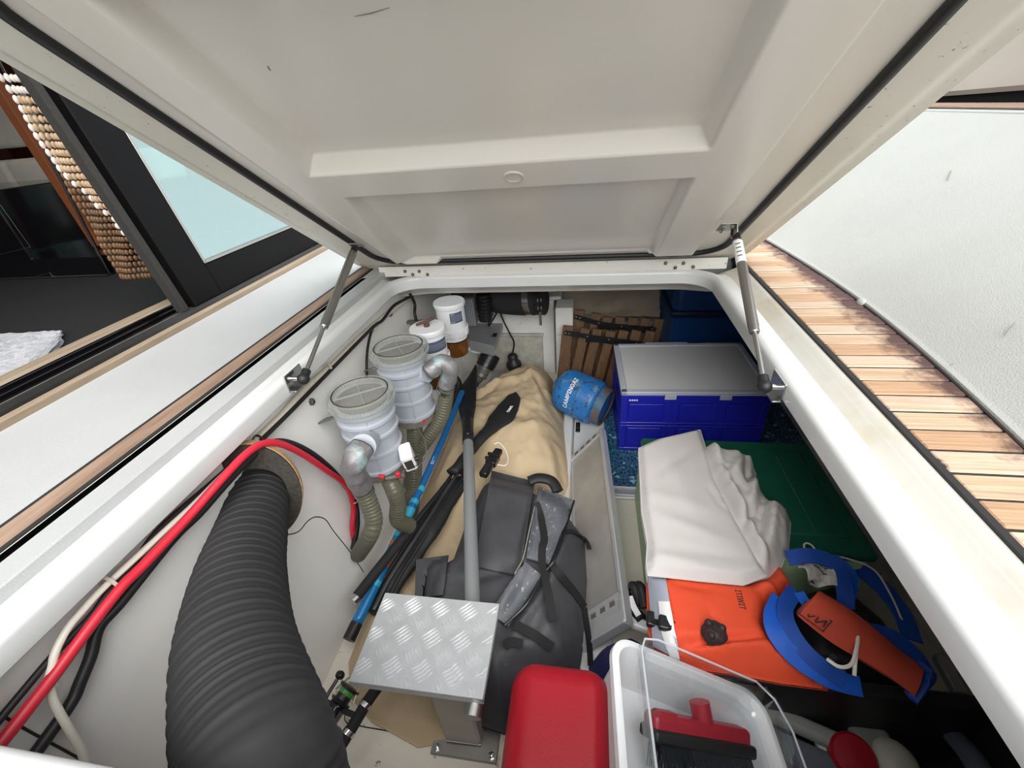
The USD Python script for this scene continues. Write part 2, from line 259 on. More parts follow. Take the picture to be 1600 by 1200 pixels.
m_foamgrip = M('black_foam_grip', (32, 32, 34), .8, var=.15, vs=120); m_green = M('reel_green', (74, 150, 60), .35); m_tread = M('tread_aluminium', (192, 194, 197), .42, .45, var=.08, vs=24); m_treadb = M('polished_tread_bar', (240, 242, 244), .26, .75, var=.02); m_post = M('dull_post', (186, 180, 172), .5, .5, var=.1)
m_alusheet = M('scuffed_aluminium_sheet', (196, 192, 188), .42, .5, var=.14, vs=7, spots=((110, 112, 116), 34, .70)); m_gtote = film('green_tote_plastic', (176, 206, 160), .12, .4); m_glid = M('dark_green_plastic', (22, 90, 70), .5, var=.08); m_cloth = M('grey_cloth', (200, 196, 193), .85, var=.03, bump=.0003, bs=900)
m_orangefab = M('orange_fabric', (224, 76, 40), .75, var=.04, bump=.0004, bs=800); m_greyfab = M('grey_fabric', (168, 174, 188), .8, var=.05); m_knob = M('dark_knob', (52, 36, 38), .6, var=.2, vs=60); m_bluew = M('blue_webbing', (34, 98, 206), .45, var=.1, vs=50); m_bluew2 = M('deep_blue_webbing', (26, 76, 168), .55, var=.12, vs=50)
m_orangered = M('orange_red_fabric', (196, 72, 48), .8, var=.06); m_camo = M('camouflage_cloth', (206, 202, 194), .8, var=.3, vs=70, spots=((44, 40, 38), 60, .56)); m_clearp = pane('clear_plastic', (.94, .95, .955), (1, 1, 1), 'lw', .03); m_clearedge = film('clear_plastic_edge', (220, 224, 230), .45, .1)
m_bristle = M('black_bristle', (40, 43, 48), .5); m_blkpl = M('black_tub_plastic', (28, 28, 30), .5); m_dullg = M('dull_grey_plastic', (150, 150, 146), .5, var=.08); m_dullb = M('slate_plastic', (104, 108, 118), .45); m_navy = M('navy_cloth', (34, 36, 92), .85, var=.12, vs=14)

# ================================================================ SETTING
# --- hatch coaming rim: lofted profile around the opening (offset outward, height)
prof = [(.10, .552), (.03, .566), (.003, .567), (0, .570), (0, .594), (.002, .600), (.007, .6045), (.014, .605), (.024, .603), (.034, .6015), (.043, .602), (.052, .6055), (.062, .611), (.070, .6155), (.079, .6185), (.10, .6185), (.10, .545)]
def rim_path():
    xl, xr, yf, yn, r = -.557, .317, 1.2, .075, .075
    P = [];
    for (cx, cy, a0) in ((xr-r, yf-r, 0), (xl+r, yf-r, 90), (xl+.04, yn+.04, 180), (xr-.04, yn+.04, 270)):
        rr = r if cy > .5 else .04
        for k in range(9):
            a = math.radians(a0+90*k/8); P.append((cx+rr*math.cos(a), cy+rr*math.sin(a)))
    return np.array(P)
RP = rim_path(); _n = len(RP)
_t = np.roll(RP, -1, 0)-np.roll(RP, 1, 0); _t /= np.linalg.norm(_t, axis=1, keepdims=True); RN = np.stack([_t[:, 1], -_t[:, 0]], 1)
rings = [np.c_[RP+RN*o, z-np.where(o > .024, 1.0, 0)*sstep(RN[:, 1], .3, .95)*np.clip((o-.024)/.055, 0, 1)*(.062 if z > .56 else .03)] for o, z in prof]
struct('trim_1', loft(rings[:11], True, False), m_gel, 45); struct('trim_4', loft(rings[10:], True, False), m_gelcoam, 45)
# --- left side deck: white deck, teak strip in black caulk, sill trims
def slab(x0, x1, y0, y1, z0, z1, b=.002): return box((x0, y0, z0), (x1, y1, z1), b)
YN, YF = -.6, 2.4
struct('floor_deck_left', [slab(-.651, -.600, YN, YF, .55, .6185), slab(-.94, -.697, YN, YF, .55, .6205, .004)], m_deck)
st = thing('teak_strip', 'weathered teak strip in black caulk along the white left side deck', 'deck strip', (-.674, .9, .60))
part(st, 'plank', slab(-.691, -.657, YN, YF, .60, .6225, .003), m_teakold)
part(st, 'caulk_line', slab(-.697, -.691, YN, YF, .60, .6215, .001), m_caulk); part(st, 'caulk_line', slab(-.657, -.651, YN, YF, .60, .6215, .001), m_caulk)
single('door_sill_trim', slab(-.956, -.940, YN, YF, .58, .634, .003), m_sill, 'pale teak trim below the black sliding door track', 'trim')
# --- lid
LA = math.radians(34); L0 = V(0, 1.19, .635); LW = V(0, -math.cos(LA), math.sin(LA)); LN = V(0, -math.sin(LA), -math.cos(LA))
def lid(u, w, n=0.0): return L0+u*V(1, 0, 0)+w*LW+n*LN
def sdbox(u, w, a, b, c, d): return np.minimum(np.minimum(u-a, b-u), np.minimum(w-c, d-w))      # inside distance
def lstep(x, a, b, r=.10):
    t = (np.asarray(x, float)-a)/(b-a); return np.clip(np.where(t < r, np.maximum(t+r, 0)**2/(4*r), np.where(t > 1-r, 1-np.maximum(1+r-t, 0)**2/(4*r), t)), 0, 1)
def lid_h(u, w):
    h = -.016+.016*sstep(np.minimum(np.minimum(u+.545, .274-u), np.minimum(w-.025, .905-w)), 0, .014)
    h = np.where(u < -.3, np.maximum(h, -.016+.016*sstep(u+.56, 0, .06)*sstep(w, .02, .03)), h)
    r1 = sdbox(u, w, -.468, .174, .528, .87); h = h-.028*lstep(r1, 0, .018, .14)
    lft = -.454-(.44-w)*.19; r2 = np.minimum(np.minimum((u-lft)/(1+np.maximum(.44-w, 0)*6), .172-u), np.minimum(w-.03, .445-w)); h = h-.019*lstep(r2, 0, .016, .14)
    mid = sstep(u, -.42, -.40)*sstep(-u, -.165, -.15); h = np.where(w < .075, np.minimum(h, -.016+.016*(1-mid)+0*h), h)
    edge = np.minimum(np.minimum(u+.665, .392-u), w+.07); h = h-.010*sstep(-edge, -.006, .02)
    return h
us = np.unique(np.r_[np.arange(-.70, .431, .0030)]); ws = np.arange(-.088, .948, .0030)
UU, WW = np.meshgrid(us, ws, indexing='ij')
UX = UU + np.where(UU > .3, (UU-.3)/.13*.03*(WW-.2), 0)
corner = np.maximum(0, .06-(WW+.088))        # rounded hinge-end corners
cut = .06-np.sqrt(np.maximum(.06**2-corner**2, 0)); UX = -.135+(UX+.135)*(1-cut/.56)
HH = lid_h(UU, WW)
G = L0+UX[..., None]*V(1, 0, 0)+WW[..., None]*LW+HH[..., None]*LN
ld = thing('hatch_lid', 'open cream hatch lid with two recessed panels raised over the locker on gas struts', 'hatch lid', lid(-.135, 0))
def lid_split():
    mfl = (np.minimum(np.minimum(UU+.59, .335-UU), WW-.018) < 0)
    m = sheet(G, .03)
    return m
_ls = lid_split(); _c = _ls.vertices[_ls.faces].mean(1)-L0; _cu, _cw = _c[:, 0], _c@LW
_out = np.minimum(np.minimum(_cu+.590, .336-_cu), np.minimum(_cw-.016, .915-_cw)) < 0
part(ld, 'liner', trimesh.Trimesh(_ls.vertices, _ls.faces[~_out]), m_lid, 40); part(ld, 'flange', trimesh.Trimesh(_ls.vertices, _ls.faces[_out]), m_flange, 40)
def lidpx(u, v, n=0.0):
    r = CR @ V((u-800)/FPX, (v-600)/FPX, 1); o = L0+LN*n; return CP+r*((o-CP)@LN)/(r@LN)
def loop(u0, u1, w0, w1, r, n):
    P = []
    for (cu, cw, a0) in ((u1-r, w1-r, 0), (u0+r, w1-r, 90), (u0+r, w0+r, 180), (u1-r, w0+r, 270)):
        for k in range(9):
            a = math.radians(a0+90*k/8); P.append(lid(cu+r*math.cos(a), cw+r*math.sin(a), n))
    P.append(P[0]); return np.array(P)
sl = loop(-.587, .333, .018, .912, .075, -.012)
part(ld, 'rubber_seal', [tube(sl, .0072, 10), tube(loop(-.594, .340, .010, .919, .08, -.0145), .0046, 8)], m_rubber, 60)

# --- lid details: hinge screws, moulded dimple, scratches are left to the material
for k, (u, v) in enumerate([(633, 424), (655, 424), (645, 429), (668, 429), (1040, 411), (1068, 411), (1055, 418), (1083, 417)]):
    part(ld, 'hinge_screw', lathe([(.0050, 0), (.0044, .0025), (.0015, .0032)], at(u, v, y=1.2078), (0, -1, 0), 10), m_screw, 60)
_ha, _hb = at(594, 430, y=1.210), at(1136, 412, y=1.210)
part(ld, 'hinge_strip', box((_ha[0], 1.208, .6035), (_hb[0], 1.213, .6335), .001), m_strip)
part(ld, 'scuff', tube([lidpx(553, 26, -.0272), lidpx(580, 21, -.0272), lidpx(609, 12, -.0272)], [.0002, .0005, .0002], 5), m_scuff); part(ld, 'scuff', tube([lidpx(418, 104, -.0272), lidpx(422, 110, -.0272)], .0007, 5), m_scuff)
part(ld, 'cap_disc', lathe([(.017, -.001), (.017, .0012), (.015, .0022)], lid(-.123, .487, 0), LN, 28), m_lid, 40)
# --- deck around the hatch (far, near and right), black underneath
struct('floor_deck_far', slab(-.600, .405, 1.285, YF, .55, .6185), m_deck)
struct('floor_deck_near', slab(-.600, .405, YN, -.01, .55, .597), m_deck)
struct('floor_deck_right', slab(.403, .88, YN, YF, .54, .6190), m_caulk)
tk = thing('teak_side_deck', 'row of short teak planks with black caulking between the coaming and the white bulwark', 'deck', (.48, .9, .612))
part(tk, 'caulk_margin', slab(.3955, .4065, .0, 1.75, .60, .6215, .0015), m_caulk)
for k in range(41):
    y = .348+.0393*(k-8)
    part(tk, 'plank', slab(.4068, .585, y+.0018, y+.0393-.0018, .606, .6205+.0004*((k*7) % 3), .0016), m_teak[(k*5) % 3], 30)
EY = V(-.6, 0, .3, .487, .636, .775, .945, 1.118, 1.393, 1.7, 2.3); EX = V(.37, .44, .487, .511, .530, .541, .548, .541, .519, .48, .40)
ys = np.linspace(-.6, 2.3, 60); ex = np.array([np.interp(y, EY, EX) for y in ys]); ex = np.convolve(np.pad(ex, 3, 'edge'), np.ones(7)/7, 'valid')
XT, ZT = .90, .921
pr_ = [(0, .615), (0, .6245), (.001, .627), (.004, .6285), (.010, .630)]
rows = []
for y, x in zip(ys, ex):
    r = [(x+a, y, z) for a, z in pr_]
    for k in range(1, 13):
        t = k/12; r.append((x+.010+(XT-x-.010)*t, y, .630+(ZT-.630)*t+.012*math.sin(math.pi*t)))
    rows.append(r+[(XT+.004, y, ZT-.004), (XT+.004, y, .60)])
struct('wall_bulwark_right', sheet(np.array(rows), -.012), m_nonskid, 40)
single('bulwark_joint', tube(np.c_[ex-.0005, ys, np.full(len(ys), .6215)], .0022, 6), m_caulk, 'thin black sealant joint where the white bulwark meets the teak planks', 'joint')
def panelpx(u, v):
    p, q_ = V(.541, .775, .629), V(XT, .775, ZT); n_ = nrm(np.cross(q_-p, (0, 1, 0))); r = CR @ V((u-800)/FPX, (v-600)/FPX, 1); return CP+r*((p-CP)@n_)/(r@n_)
for (a_, b_) in (((1563, 535), (1579, 516)), ((1478, 582), (1484, 579)), ((1476, 291), (1482, 276))):
    pa_, pb_ = panelpx(*a_), panelpx(*b_); pa_[2] += .012; pb_[2] += .012; single('scuff_mark', tube([pa_, pb_], .0008, 5), m_scuff, ['dark scuff on the white bulwark, the lowest and longest of three', 'tiny dark scuff on the white bulwark, left of the longest scuff', 'dark scuff on the white bulwark, nearest its top edge'][(a_[0] < 1500)+(a_[1] < 300)], 'scuff')
sc = at(1347, 466, z=.632); single('scupper_lip', sphere((sc[0]+.002, sc[1], .622), .010, 2, (.8, 1.1, 1.0)), m_nonskid, 'small moulded scupper lip on the edge of the white bulwark', 'scupper')
cp = thing('teak_capping', 'narrow teak capping with dark caulk on top of the white bulwark', 'capping', (.93, 1.2, .90))
part(cp, 'caulk_line', slab(XT+.006, XT+.028, -.4, 2.3, .88, ZT+.001, .001), m_caulk)
for k in range(56): part(cp, 'plank', slab(XT+.028, XT+.15, -.2+k*.045, -.2+k*.045+.038, .88, ZT+.003, .0015), m_teakold)
part(cp, 'core', slab(XT+.02, XT+.16, -.4, 2.3, .66, ZT-.002), m_caulk)
hp = []; _za, _zb = at(1600, 141, x=1.09), at(1480, 150, x=1.09)
for y in np.linspace(-.4, 2.3, 28):
    zz = _za[2]+(_zb[2]-_za[2])*(y-_za[1])/(_zb[1]-_za[1]); hp.append([(1.13, y, zz+.002), (1.095, y, zz), (1.09, y, zz+.012), (1.11, y, zz+.06), (1.17, y, zz+.18), (1.21, y, zz+.34)])
struct('wall_superstructure', sheet(np.array(hp), -.02), m_super, 40)
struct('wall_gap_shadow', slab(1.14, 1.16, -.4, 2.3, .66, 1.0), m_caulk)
struct('floor_deck_corner', [slab(-.651, -.55, YN, .055, .54, .590), slab(.31, .416, YN, .055, .54, .590)], m_deck)
# --- locker shell
LWX = lambda z: -.537-.11*z
wl = np.array([[(LWX(z), y, z) for z in (-.02, .0, .28, .50, .558)] for y in np.linspace(-.1, 1.95, 8)])
struct('wall_left', sheet(wl, .03), m_wall)
struct('wall_right', sheet(np.array([[(.72+.25*z, y, z) for z in (-.02, .2, .4, .558)] for y in np.linspace(-.1, 2.3, 6)])[:, ::-1], .03), m_wallr)
struct('wall_back', [slab(-.62, -.13, 1.66, 1.70, 0, .345, .004), slab(-.62, -.10, 1.655, 2.25, .345, .36, .004)], m_wallb)
struct('wall_back_far', slab(-.7, .95, 2.25, 2.28, 0, .56), m_wallr)
struct('wall_near', slab(-.62, .9, -.14, -.10, 0, .56), m_wall)
struct('floor', slab(-.66, .95, -.14, 2.3, -.03, 0), m_floor)
struct('trim_2', slab(-.118, -.050, 1.56, 1.655, 0, .350, .004), m_wallb)
struct('trim_3', [slab(-.075, -.040, .42, 1.56, 0, .030, .004)], m_gel)
vinyl = single('blue_floor_vinyl', slab(.072, .72, .985, 1.62, .0, .004, .001), m_vinyl, 'dark blue mosaic-patterned vinyl laid on the locker floor under the crate', 'floor vinyl')
single('floor_threshold', [slab(.09, .70, .938, .986, 0, .010, .002), slab(.09, .70, .945, .950, .009, .016, .001), slab(.09, .70, .976, .981, .009, .015, .001)], m_alu, 'ribbed aluminium threshold at the near edge of the blue vinyl', 'threshold')
hp_ = thing('floor_hatch', 'cream floor panel with a black recessed latch beneath the blue gas bottle', 'floor panel', (.02, 1.1, 0))
part(hp_, 'panel', slab(-.036, .068, .42, 1.50, .0, .012, .002), m_gel); q = at(903, 668, z=.012)
part(hp_, 'latch', [rbox((q[0], q[1], .012), np.eye(3), (.008, .028, .004), .0035), rbox((q[0], q[1], .0165), np.eye(3), (.0045, .012, .0035), .003)], m_blk)
# inspection plates: grooves with rounded corners on the wall and the floor
def groove(P, r=.0011): return tube(P, r, 6)
gp = spl([at(443, 838, x=-.565)*V(0, 1, 1)+V(LWX(at(443, 838, x=-.565)[2]), 0, 0), *[(lambda a: V(LWX(a[2])+.0003, a[1], a[2]))(at(u, v, x=-.563)) for u, v in ((470, 832), (485, 815), (497, 808), (510, 812), (520, 830), (540, 862), (556, 893))]], 50)
wlp = single('wall_inspection_plate', groove(gp), m_gap, 'thin outline of an inspection plate cut in the locker wall beside the black duct', 'inspection plate')
fg = [at(u, v, z=.0004) for u, v in ((545, 1125), (562, 1134), (600, 1141), (648, 1150), (662, 1145), (670, 1126))]
single('floor_inspection_plate', groove(spl(fg, 50)), m_gap, 'thin outline of an inspection plate cut in the cream floor below the metal step', 'inspection plate')
for u, v in ((488, 628), (611, 491)):
    q = at(u, v, x=-.588); q[0] = LWX(q[2])
    single('wall_bolt', lathe([(.009, 0), (.009, .003), (.006, .003), (.006, .007), (.004, .008)], q, (1, 0, .11), 6), m_steelb, ['bolt head in the locker wall behind the nearest grey strainer', 'bolt head in the locker wall above the second grey strainer'][u > 500], 'bolt')
# back wall patch
a_, b_ = at(742, 524, y=1.655), at(850, 580, y=1.655)
single('wall_patch_plate', [wob(box((a_[0], 1.648, b_[2]-.03), (b_[0], 1.662, a_[2]), .003).subdivide().subdivide(), .002, 60), box((a_[0]-.004, 1.644, a_[2]-.004), (b_[0]+.004, 1.662, a_[2]+.010), .003)], m_patch, 'rough grey bonded plate on the back wall behind the black rubber plug', 'plate')
# --- saloon seen through the sliding door on the left
struct('ceiling_saloon', slab(-3.6, -1.24, -1.3, 2.6, 1.95, 2.0), m_pale); struct('wall_saloon_near', slab(-3.6, -1.15, -1.34, -1.3, .55, 2.0), m_redwood)
struct('floor_saloon', slab(-3.6, -1.142, -1.3, 2.6, .55, .600), m_carpet)
single('inner_sill_strip', slab(-1.146, -1.100, -.3, 2.4, .58, .631, .003), m_sill, 'pale teak strip on the inner side of the black door track', 'trim')
tr = thing('door_track', 'black sliding door track with raised rails running along the left side', 'door track', (-1.03, .9, .58))
part(tr, 'bed', slab(-1.100, -.956, -.3, 2.4, .57, .622, .002), m_gloss)
for x in (-1.012, -1.045, -1.078): part(tr, 'rail', slab(x-.005, x+.005, -.3, 2.4, .62, .634, .001), m_gloss)
part(tr, 'worn_edge', slab(-1.0045, -1.002, -.3, 2.4, .62, .6346, .0004), m_steelb)
DN = nrm((1, 0, .17)); DP = V(-.99, 0, .634)
def dplane(u, v, off=0.0):
    r = CR @ V((u-800)/FPX, (v-600)/FPX, 1); p = DP+DN*off; return CP+r*((p-CP)@DN)/(r@DN)
DU = V(-.17, 0, 1)/math.hypot(1, .17); DY = V(0, 1, 0)
def dq(p): return np.array([(p-DP)@DY, (p-DP)@DU])
g0 = dq(dplane(318, 412)); g1 = dq(dplane(207, 238)); sL = dq(dplane(300, 469)); sT = dq(dplane(125, 203)); bL = dq(dplane(262, 455)); bT = dq(dplane(97, 181)); bR = dq(dplane(286, 470)); bU = dq(dplane(110, 184))
door = thing('sliding_door', 'black framed glass sliding door leaning inwards above its track', 'door', DP+DY*1.0)
def dslab(y0, y1, u0, u1, o0, o1, b=.002): return obox(DP+DY*(y0+y1)/2+DU*(u0+u1)/2+DN*(o0+o1)/2, (DY, DU, DN), (abs(y1-y0)/2, abs(u1-u0)/2, abs(o1-o0)/2), b)
ys0 = (sL[0]+sT[0])/2
part(door, 'stile', dslab(ys0, g0[0], 0, .95, -.03, .004, .003), m_blkframe); part(door, 'bottom_rail', dslab(g0[0], 2.2, .0, g0[1], -.03, .004, .003), m_blkframe)
part(door, 'pane', dslab(g0[0]-.005, 2.2, g0[1]-.005, .95, -.016, -.010, .0005), m_doorglass)
part(door, 'glazing_bead', [dslab(g0[0]-.001, g0[0]+.006, g0[1], .95, -.01, .0055, .001), dslab(g0[0], 2.2, g0[1]-.001, g0[1]+.006, -.01, .0055, .001)], m_steelb)
part(door, 'brush_seal', dslab((bL[0]+bT[0])/2, (bR[0]+bU[0])/2, 0, .95, -.03, -.004, .002), m_brush)
cbx = lambda u, v, z: at(u, v, z=z)
# deck table and boats' side reflected/seen behind the pane: pale bench across the saloon
# bead curtain, gathered just inside the door
B = []
st_n, bd_n = 14, 27
ico = trimesh.creation.icosphere(1, 1.0)
top_, bot_ = at(48, 124, x=-1.19), at(228, 430, x=-1.12)
cols = [[], [], []]
for k in range(st_n):
    for j in range(bd_n):
        t = (j/(bd_n-1))**.92; c = top_*(1-t)+bot_*t
        off = (k/(st_n-1)-.5)
        c = c+V(.088*off, .055*off+.003*math.sin(j*.8+k), -.012*off)*(.92+.1*t)+V(0, .006*math.sin(3*t+k*.3), 0)
        tip = (t-.42)*1.9*st_n; r_ = .0088 if k < 2 else .0078
        which = 0 if (j < 2 or abs(k-max(0, tip)) < .8) and t < .88 else (2 if k < tip or t >= .88 and (k+j) % 3 else 1)
        cols[which].append(trimesh.Trimesh(ico.vertices*V(.0046, .0056, r_)*(1 if which != 2 else .92)+c, ico.faces, process=False))
bc = thing('bead_curtain', 'gathered wooden bead curtain in white, beige and brown hanging inside the sliding door', 'bead curtain', bot_)
for nme, c, mm in (('white_beads', cols[0], m_beadw), ('beige_beads', cols[1], m_beadb), ('brown_beads', cols[2], m_beadd)):
    if c: part(bc, nme, trimesh.util.concatenate(c), mm, True, kind='stuff')
# black glossy cabinet with a bright metal foot line, wood post, sofa
A0, A1, A2 = at(-260, 446, z=.601), at(170, 431, z=.601), at(204, 417, z=.601)
A3 = A2+V(-.35, .40, 0)
cb = thing('black_cabinet', 'glossy black cabinet with thin bright metal edging inside the saloon', 'cabinet', A1)
ci = (A0+A1+A2+A3)/4
part(cb, 'body', prism([(p[0], p[1]) for p in (A0, A1, A2, A3, A0+V(-.3, .5, 0))], (0, 0, .6005), (1, 0, 0), (0, 1, 0), .07), m_gloss); part(cb, 'tall_unit', box((-3.3, 1.31, .60), (float(at(46, 400, y=1.31)[0]), 1.7, .60+.30), .004), m_gloss)
part(cb, 'foot_line', tube([A0+V(.002, -.002, .004), A1+V(.002, -.002, .004), A2+V(.002, 0, .004)], .0028, 6), m_steel)
for P in ([(0, 395), (48, 385), (0, 318)], [(0, 432), (78, 426), (84, 433)]):
    q = [at(u, v, y=float(A1[1])+.0) for u, v in P]
n_ = nrm(np.cross(A1-A0, (0, 0, 1)))
def cabp(u, v):
    r = CR @ V((u-800)/FPX, (v-600)/FPX, 1); return CP+r*((A0-CP)@n_)/(r@n_)+n_*.001
part(cb, 'edge_line', tube([cabp(-60, 412), cabp(48, 386), cabp(-10, 305)], .0012, 6), m_steel)
part(cb, 'edge_line', tube([cabp(58, 431), cabp(78, 426), cabp(84, 433)], .0010, 6), m_steel)
pa, pb = at(-12, 120, y=1.46), at(136, 350, y=1.46)
wp = thing('wood_post', 'slim orange-brown varnished wood post leaning in the saloon doorway', 'post', pb)
part(wp, 'post', bar(pa+(pa-pb)*.5, pb+(pb-pa)*max(0, (pb[2]-.675)/(pa[2]-pb[2])), .050, .03, (1, .3, 0), .003), m_varnish)
ea, eb = at(38, 170, y=1.315), at(172, 430, y=1.315)
part(wp, 'metal_edge', bar(ea+(ea-eb)*.4, eb, .008, .008, (1, .3, 0), .001), m_steel)
part(wp, 'dark_jamb', bar(ea+(ea-eb)*.4+V(.030, .03, 0), eb+V(.030, .03, .0), .055, .02, (1, .3, 0), .002), m_brush)
sf = thing('saloon_sofa', 'cream upholstered saloon seat back above a red-brown panel', 'sofa', (-2.2, 2.0, .6))
c_ = at(20, 215, y=1.95); c2 = at(20, 268, y=1.95)
for k in (-1, 0, 1): part(sf, 'cushion', rbox((c_[0]+.02+k*.42, 2.02, c_[2]+.06), np.eye(3), (.21, .07, .10), .03), m_pale)
for k in (-1, 0, 1): part(sf, 'cushion', rbox((c_[0]+.10+k*.42, 2.0, c2[2]-.02), np.eye(3), (.21, .08, .07), .03), m_pale)
part(sf, 'base_panel', slab(-3.4, -1.45, 1.93, 1.96, .602, c2[2]-.075), m_redwood)
struct('wall_saloon', [slab(-3.6, -3.56, -.3, 2.6, .55, 1.9), slab(-3.6, -1.25, 2.56, 2.6, .55, 1.9)], m_redwood)
rg = np.array([[at(u, v, z=.604) for u, v in ((-160, 535+k*14), (-80, 530+k*13), (0, 527+k*11), (50, 524+k*8), (97, 523+k*2))] for k in range(9)])
rgm = sheet(rg[:, ::-1], .010); rgm = rgm.subdivide().subdivide().subdivide(); rgm = wob(rgm, .016, 120)
single('white_rug', rgm, m_rug, 'white looped bath mat on the black saloon carpet by the door track', 'rug', smooth=False)
# ================================================================ OBJECTS
def wallp(u, v, off=.012):
    """point a little in front of the left wall seen at a pixel"""
    x = -.585
    for _ in range(6): p = at(u, v, x=x); x = LWX(p[2])+off
    return p
def wpath(P, n, off): return spl([wallp(u, v, off if len(o) == 0 else o[0]) for u, v, *o in P], n)
def pillow(poly, z0, H, res=.008, smooth_edge=.02):
    """solid cushion on z0 over a polygon: top z0+H(x,y,d), d = distance to the outline"""
    from scipy.spatial import Delaunay
    pg = Polygon(poly).buffer(.004).buffer(-.004); L = pg.exterior.length; n = max(24, int(L/res)); b = np.array([pg.exterior.interpolate(k/n, True).coords[0] for k in range(n)])
    inn = np.array([pg.buffer(-res*.6).exterior.interpolate(k/n, True).coords[0] for k in range(n)]) if pg.buffer(-res*.6).geom_type == 'Polygon' else b
    x0, y0, x1, y1 = pg.bounds; gx, gy = np.meshgrid(np.arange(x0, x1, res), np.arange(y0, y1, res)); g = np.c_[gx.ravel(), gy.ravel()]+rng.uniform(-.15, .15, (gx.size, 2))*res
    import shapely
    core = pg.buffer(-res*1.3); g = g[shapely.contains_xy(core, g[:, 0], g[:, 1])]
    p = np.vstack([b, inn, g]); f = Delaunay(p).simplices; c = p[f].mean(1); f = f[shapely.contains_xy(pg.buffer(1e-5), c[:, 0], c[:, 1])]
    a = p[f]; fl = np.cross(a[:, 1]-a[:, 0], a[:, 2]-a[:, 0]) < 0; f[fl] = f[fl][:, ::-1]
    d = shapely.distance(shapely.points(p), pg.exterior); d[:n] = 0
    z = z0+H(p[:, 0], p[:, 1], d); k = len(p); v = np.vstack([np.c_[p, z], np.c_[p, np.full(k, z0)]]); e = np.arange(n)
    F = np.vstack([f, f[:, ::-1]+k, np.stack([e, e+k, (e+1) % n+k], 1), np.stack([e, (e+1) % n+k, (e+1) % n], 1)])
    return trimesh.Trimesh(v, F, process=False)
def segd(x, y, p, q):
    p, q = V(*p)[:2], V(*q)[:2]; d = q-p; t = np.clip(((x-p[0])*d[0]+(y-p[1])*d[1])/(d@d), 0, 1); return np.hypot(x-p[0]-t*d[0], y-p[1]-t*d[1]), t
def folds(x, y, L):
    """ridges (+) and creases (-): (p, q, height, width)"""
    h = 0*np.asarray(x, float)
    for p, q, a, w in L:
        d, t = segd(x, y, p, q); h = h+a*np.exp(-(d/w)**2)*np.sin(math.pi*np.clip(.1+.8*t, 0, 1))
    return h
def zpoly(P, z): return [tuple(at(u, v, z=z)[:2]) for u, v in P]
def zfold(L, z): return [(at(*p, z=z), at(*q, z=z), a, w) for p, q, a, w in L]
def n2(x, y, s, o=3, seed=0): return fbm(np.stack([x, y, 0*x], -1), s, o, seed)
class Surf:
    """top surface of a pillow, for laying things on it"""
    def __init__(s, m, z=.15): s.m = m; s.z = z; s.ri = trimesh.ray.ray_triangle.RayMeshIntersector(m)
    def px(s, u, v, off=0.0, strict=False):
        d = nrm(CR @ V((u-800)/FPX, (v-600)/FPX, 1)); h = s.ri.intersects_location([CP], [d], multiple_hits=True)[0]
        if len(h) == 0: return at(u, v, z=s.z) if not strict else None
        return h[np.argmin(np.linalg.norm(h-CP, axis=1))]-d*off
    def down(s, p):
        h = s.ri.intersects_location([[p[0], p[1], 2.0]], [[0, 0, -1.0]], multiple_hits=True)[0]; return h[:, 2].max() if len(h) else s.z
    def path(s, P, n, off):
        Q = []
        for u, v in P:
            q = s.px(u, v); 
            if q is None: q = at(u, v, z=(Q[-1][2]-off if Q else .1))
            Q.append(q+V(0, 0, off))
        Q = spl(Q, n); return Q
def corr(P, r, pitch, amp, n=24, ridge=None, **k):
    """corrugated hose"""
    P = np.asarray(P); s = np.concatenate([[0], np.cumsum(np.linalg.norm(np.diff(P, axis=0), axis=1))]); m = int(s[-1]/pitch*(14 if ridge else 8)); t = np.linspace(0, s[-1], m)
    Q = np.stack([np.interp(t, s, P[:, i]) for i in range(3)], 1); rr = np.interp(t, s, np.broadcast_to(r, len(P))); c = np.abs(np.cos(math.pi*t/pitch))
    if ridge: f = np.abs((t/pitch) % 1-.5); c = np.exp(-(f/ridge)**2)*.9+.35*np.cos(math.pi*f*2)**2; return tube(Q, rr+amp*(c-.5), n, **k)
    return tube(Q, rr+amp*(c**.7-.5), n, **k)
# ---- gas struts
def strut(A, B, fr, label, side):
    t = thing('gas_strut', label, 'gas strut', B, 'gas struts holding up the lid'); A, B = V(*A), V(*B); d = A-B; C = B+d*(1-fr)
    L = np.linalg.norm(d); dd = d/L
    part(t, 'cylinder', lathe([(0, 0), (.0072, 0), (.0088, .002), (.0088, .014), (.0094, .015), (.0094, L*fr-.024), (.008, L*fr-.022), (0, L*fr-.022)], C, dd, 20), m_steelb)
    part(t, 'rod', cyl(B, C+dd*.004, .0042, 14), m_steel)
    part(t, 'ball_socket', [cyl(B-dd*.006, B+dd*.020, .0085, 14), sphere(B, .0115, 2)], m_rubber); part(t, 'ball_socket', [cyl(A-dd*.022, A+dd*.004, .0080, 14), sphere(A, .0100, 2)], m_rubber)
    s = V(side, 0, 0); part(t, 'ball_stud', cyl(B, B+s*.022, .0052, 12), m_steel)
    c = B+s*.0215; part(t, 'bracket', [obox(c+V(0, .004, .0), (V(1, 0, 0), V(0, 1, 0), V(0, 0, 1)), (.0016, .026, .017), .001), obox(c+V(-side*.006, .004, -.0165), np.eye(3), (.008, .026, .0016), .001)], m_steel)
    return t
sA, sB = lid(-.565, .205, .006), at(474, 592, x=-.534); strut(sA, sB, .67, 'stainless gas strut on the left, between the rim and the lid', -1)
part(ld, 'strut_bracket', obox(lid(-.553, .222, .008), (V(1, 0, 0), LW, LN), (.016, .010, .0015), .0006), m_steelb)
tA, tB = at(1149, 351, y=1.015), at(1195, 604, x=.294); tA = lid(.302, .235, .018); strut(tA, tB, .70, 'stainless gas strut on the right, with a paper label on its cylinder', 1)
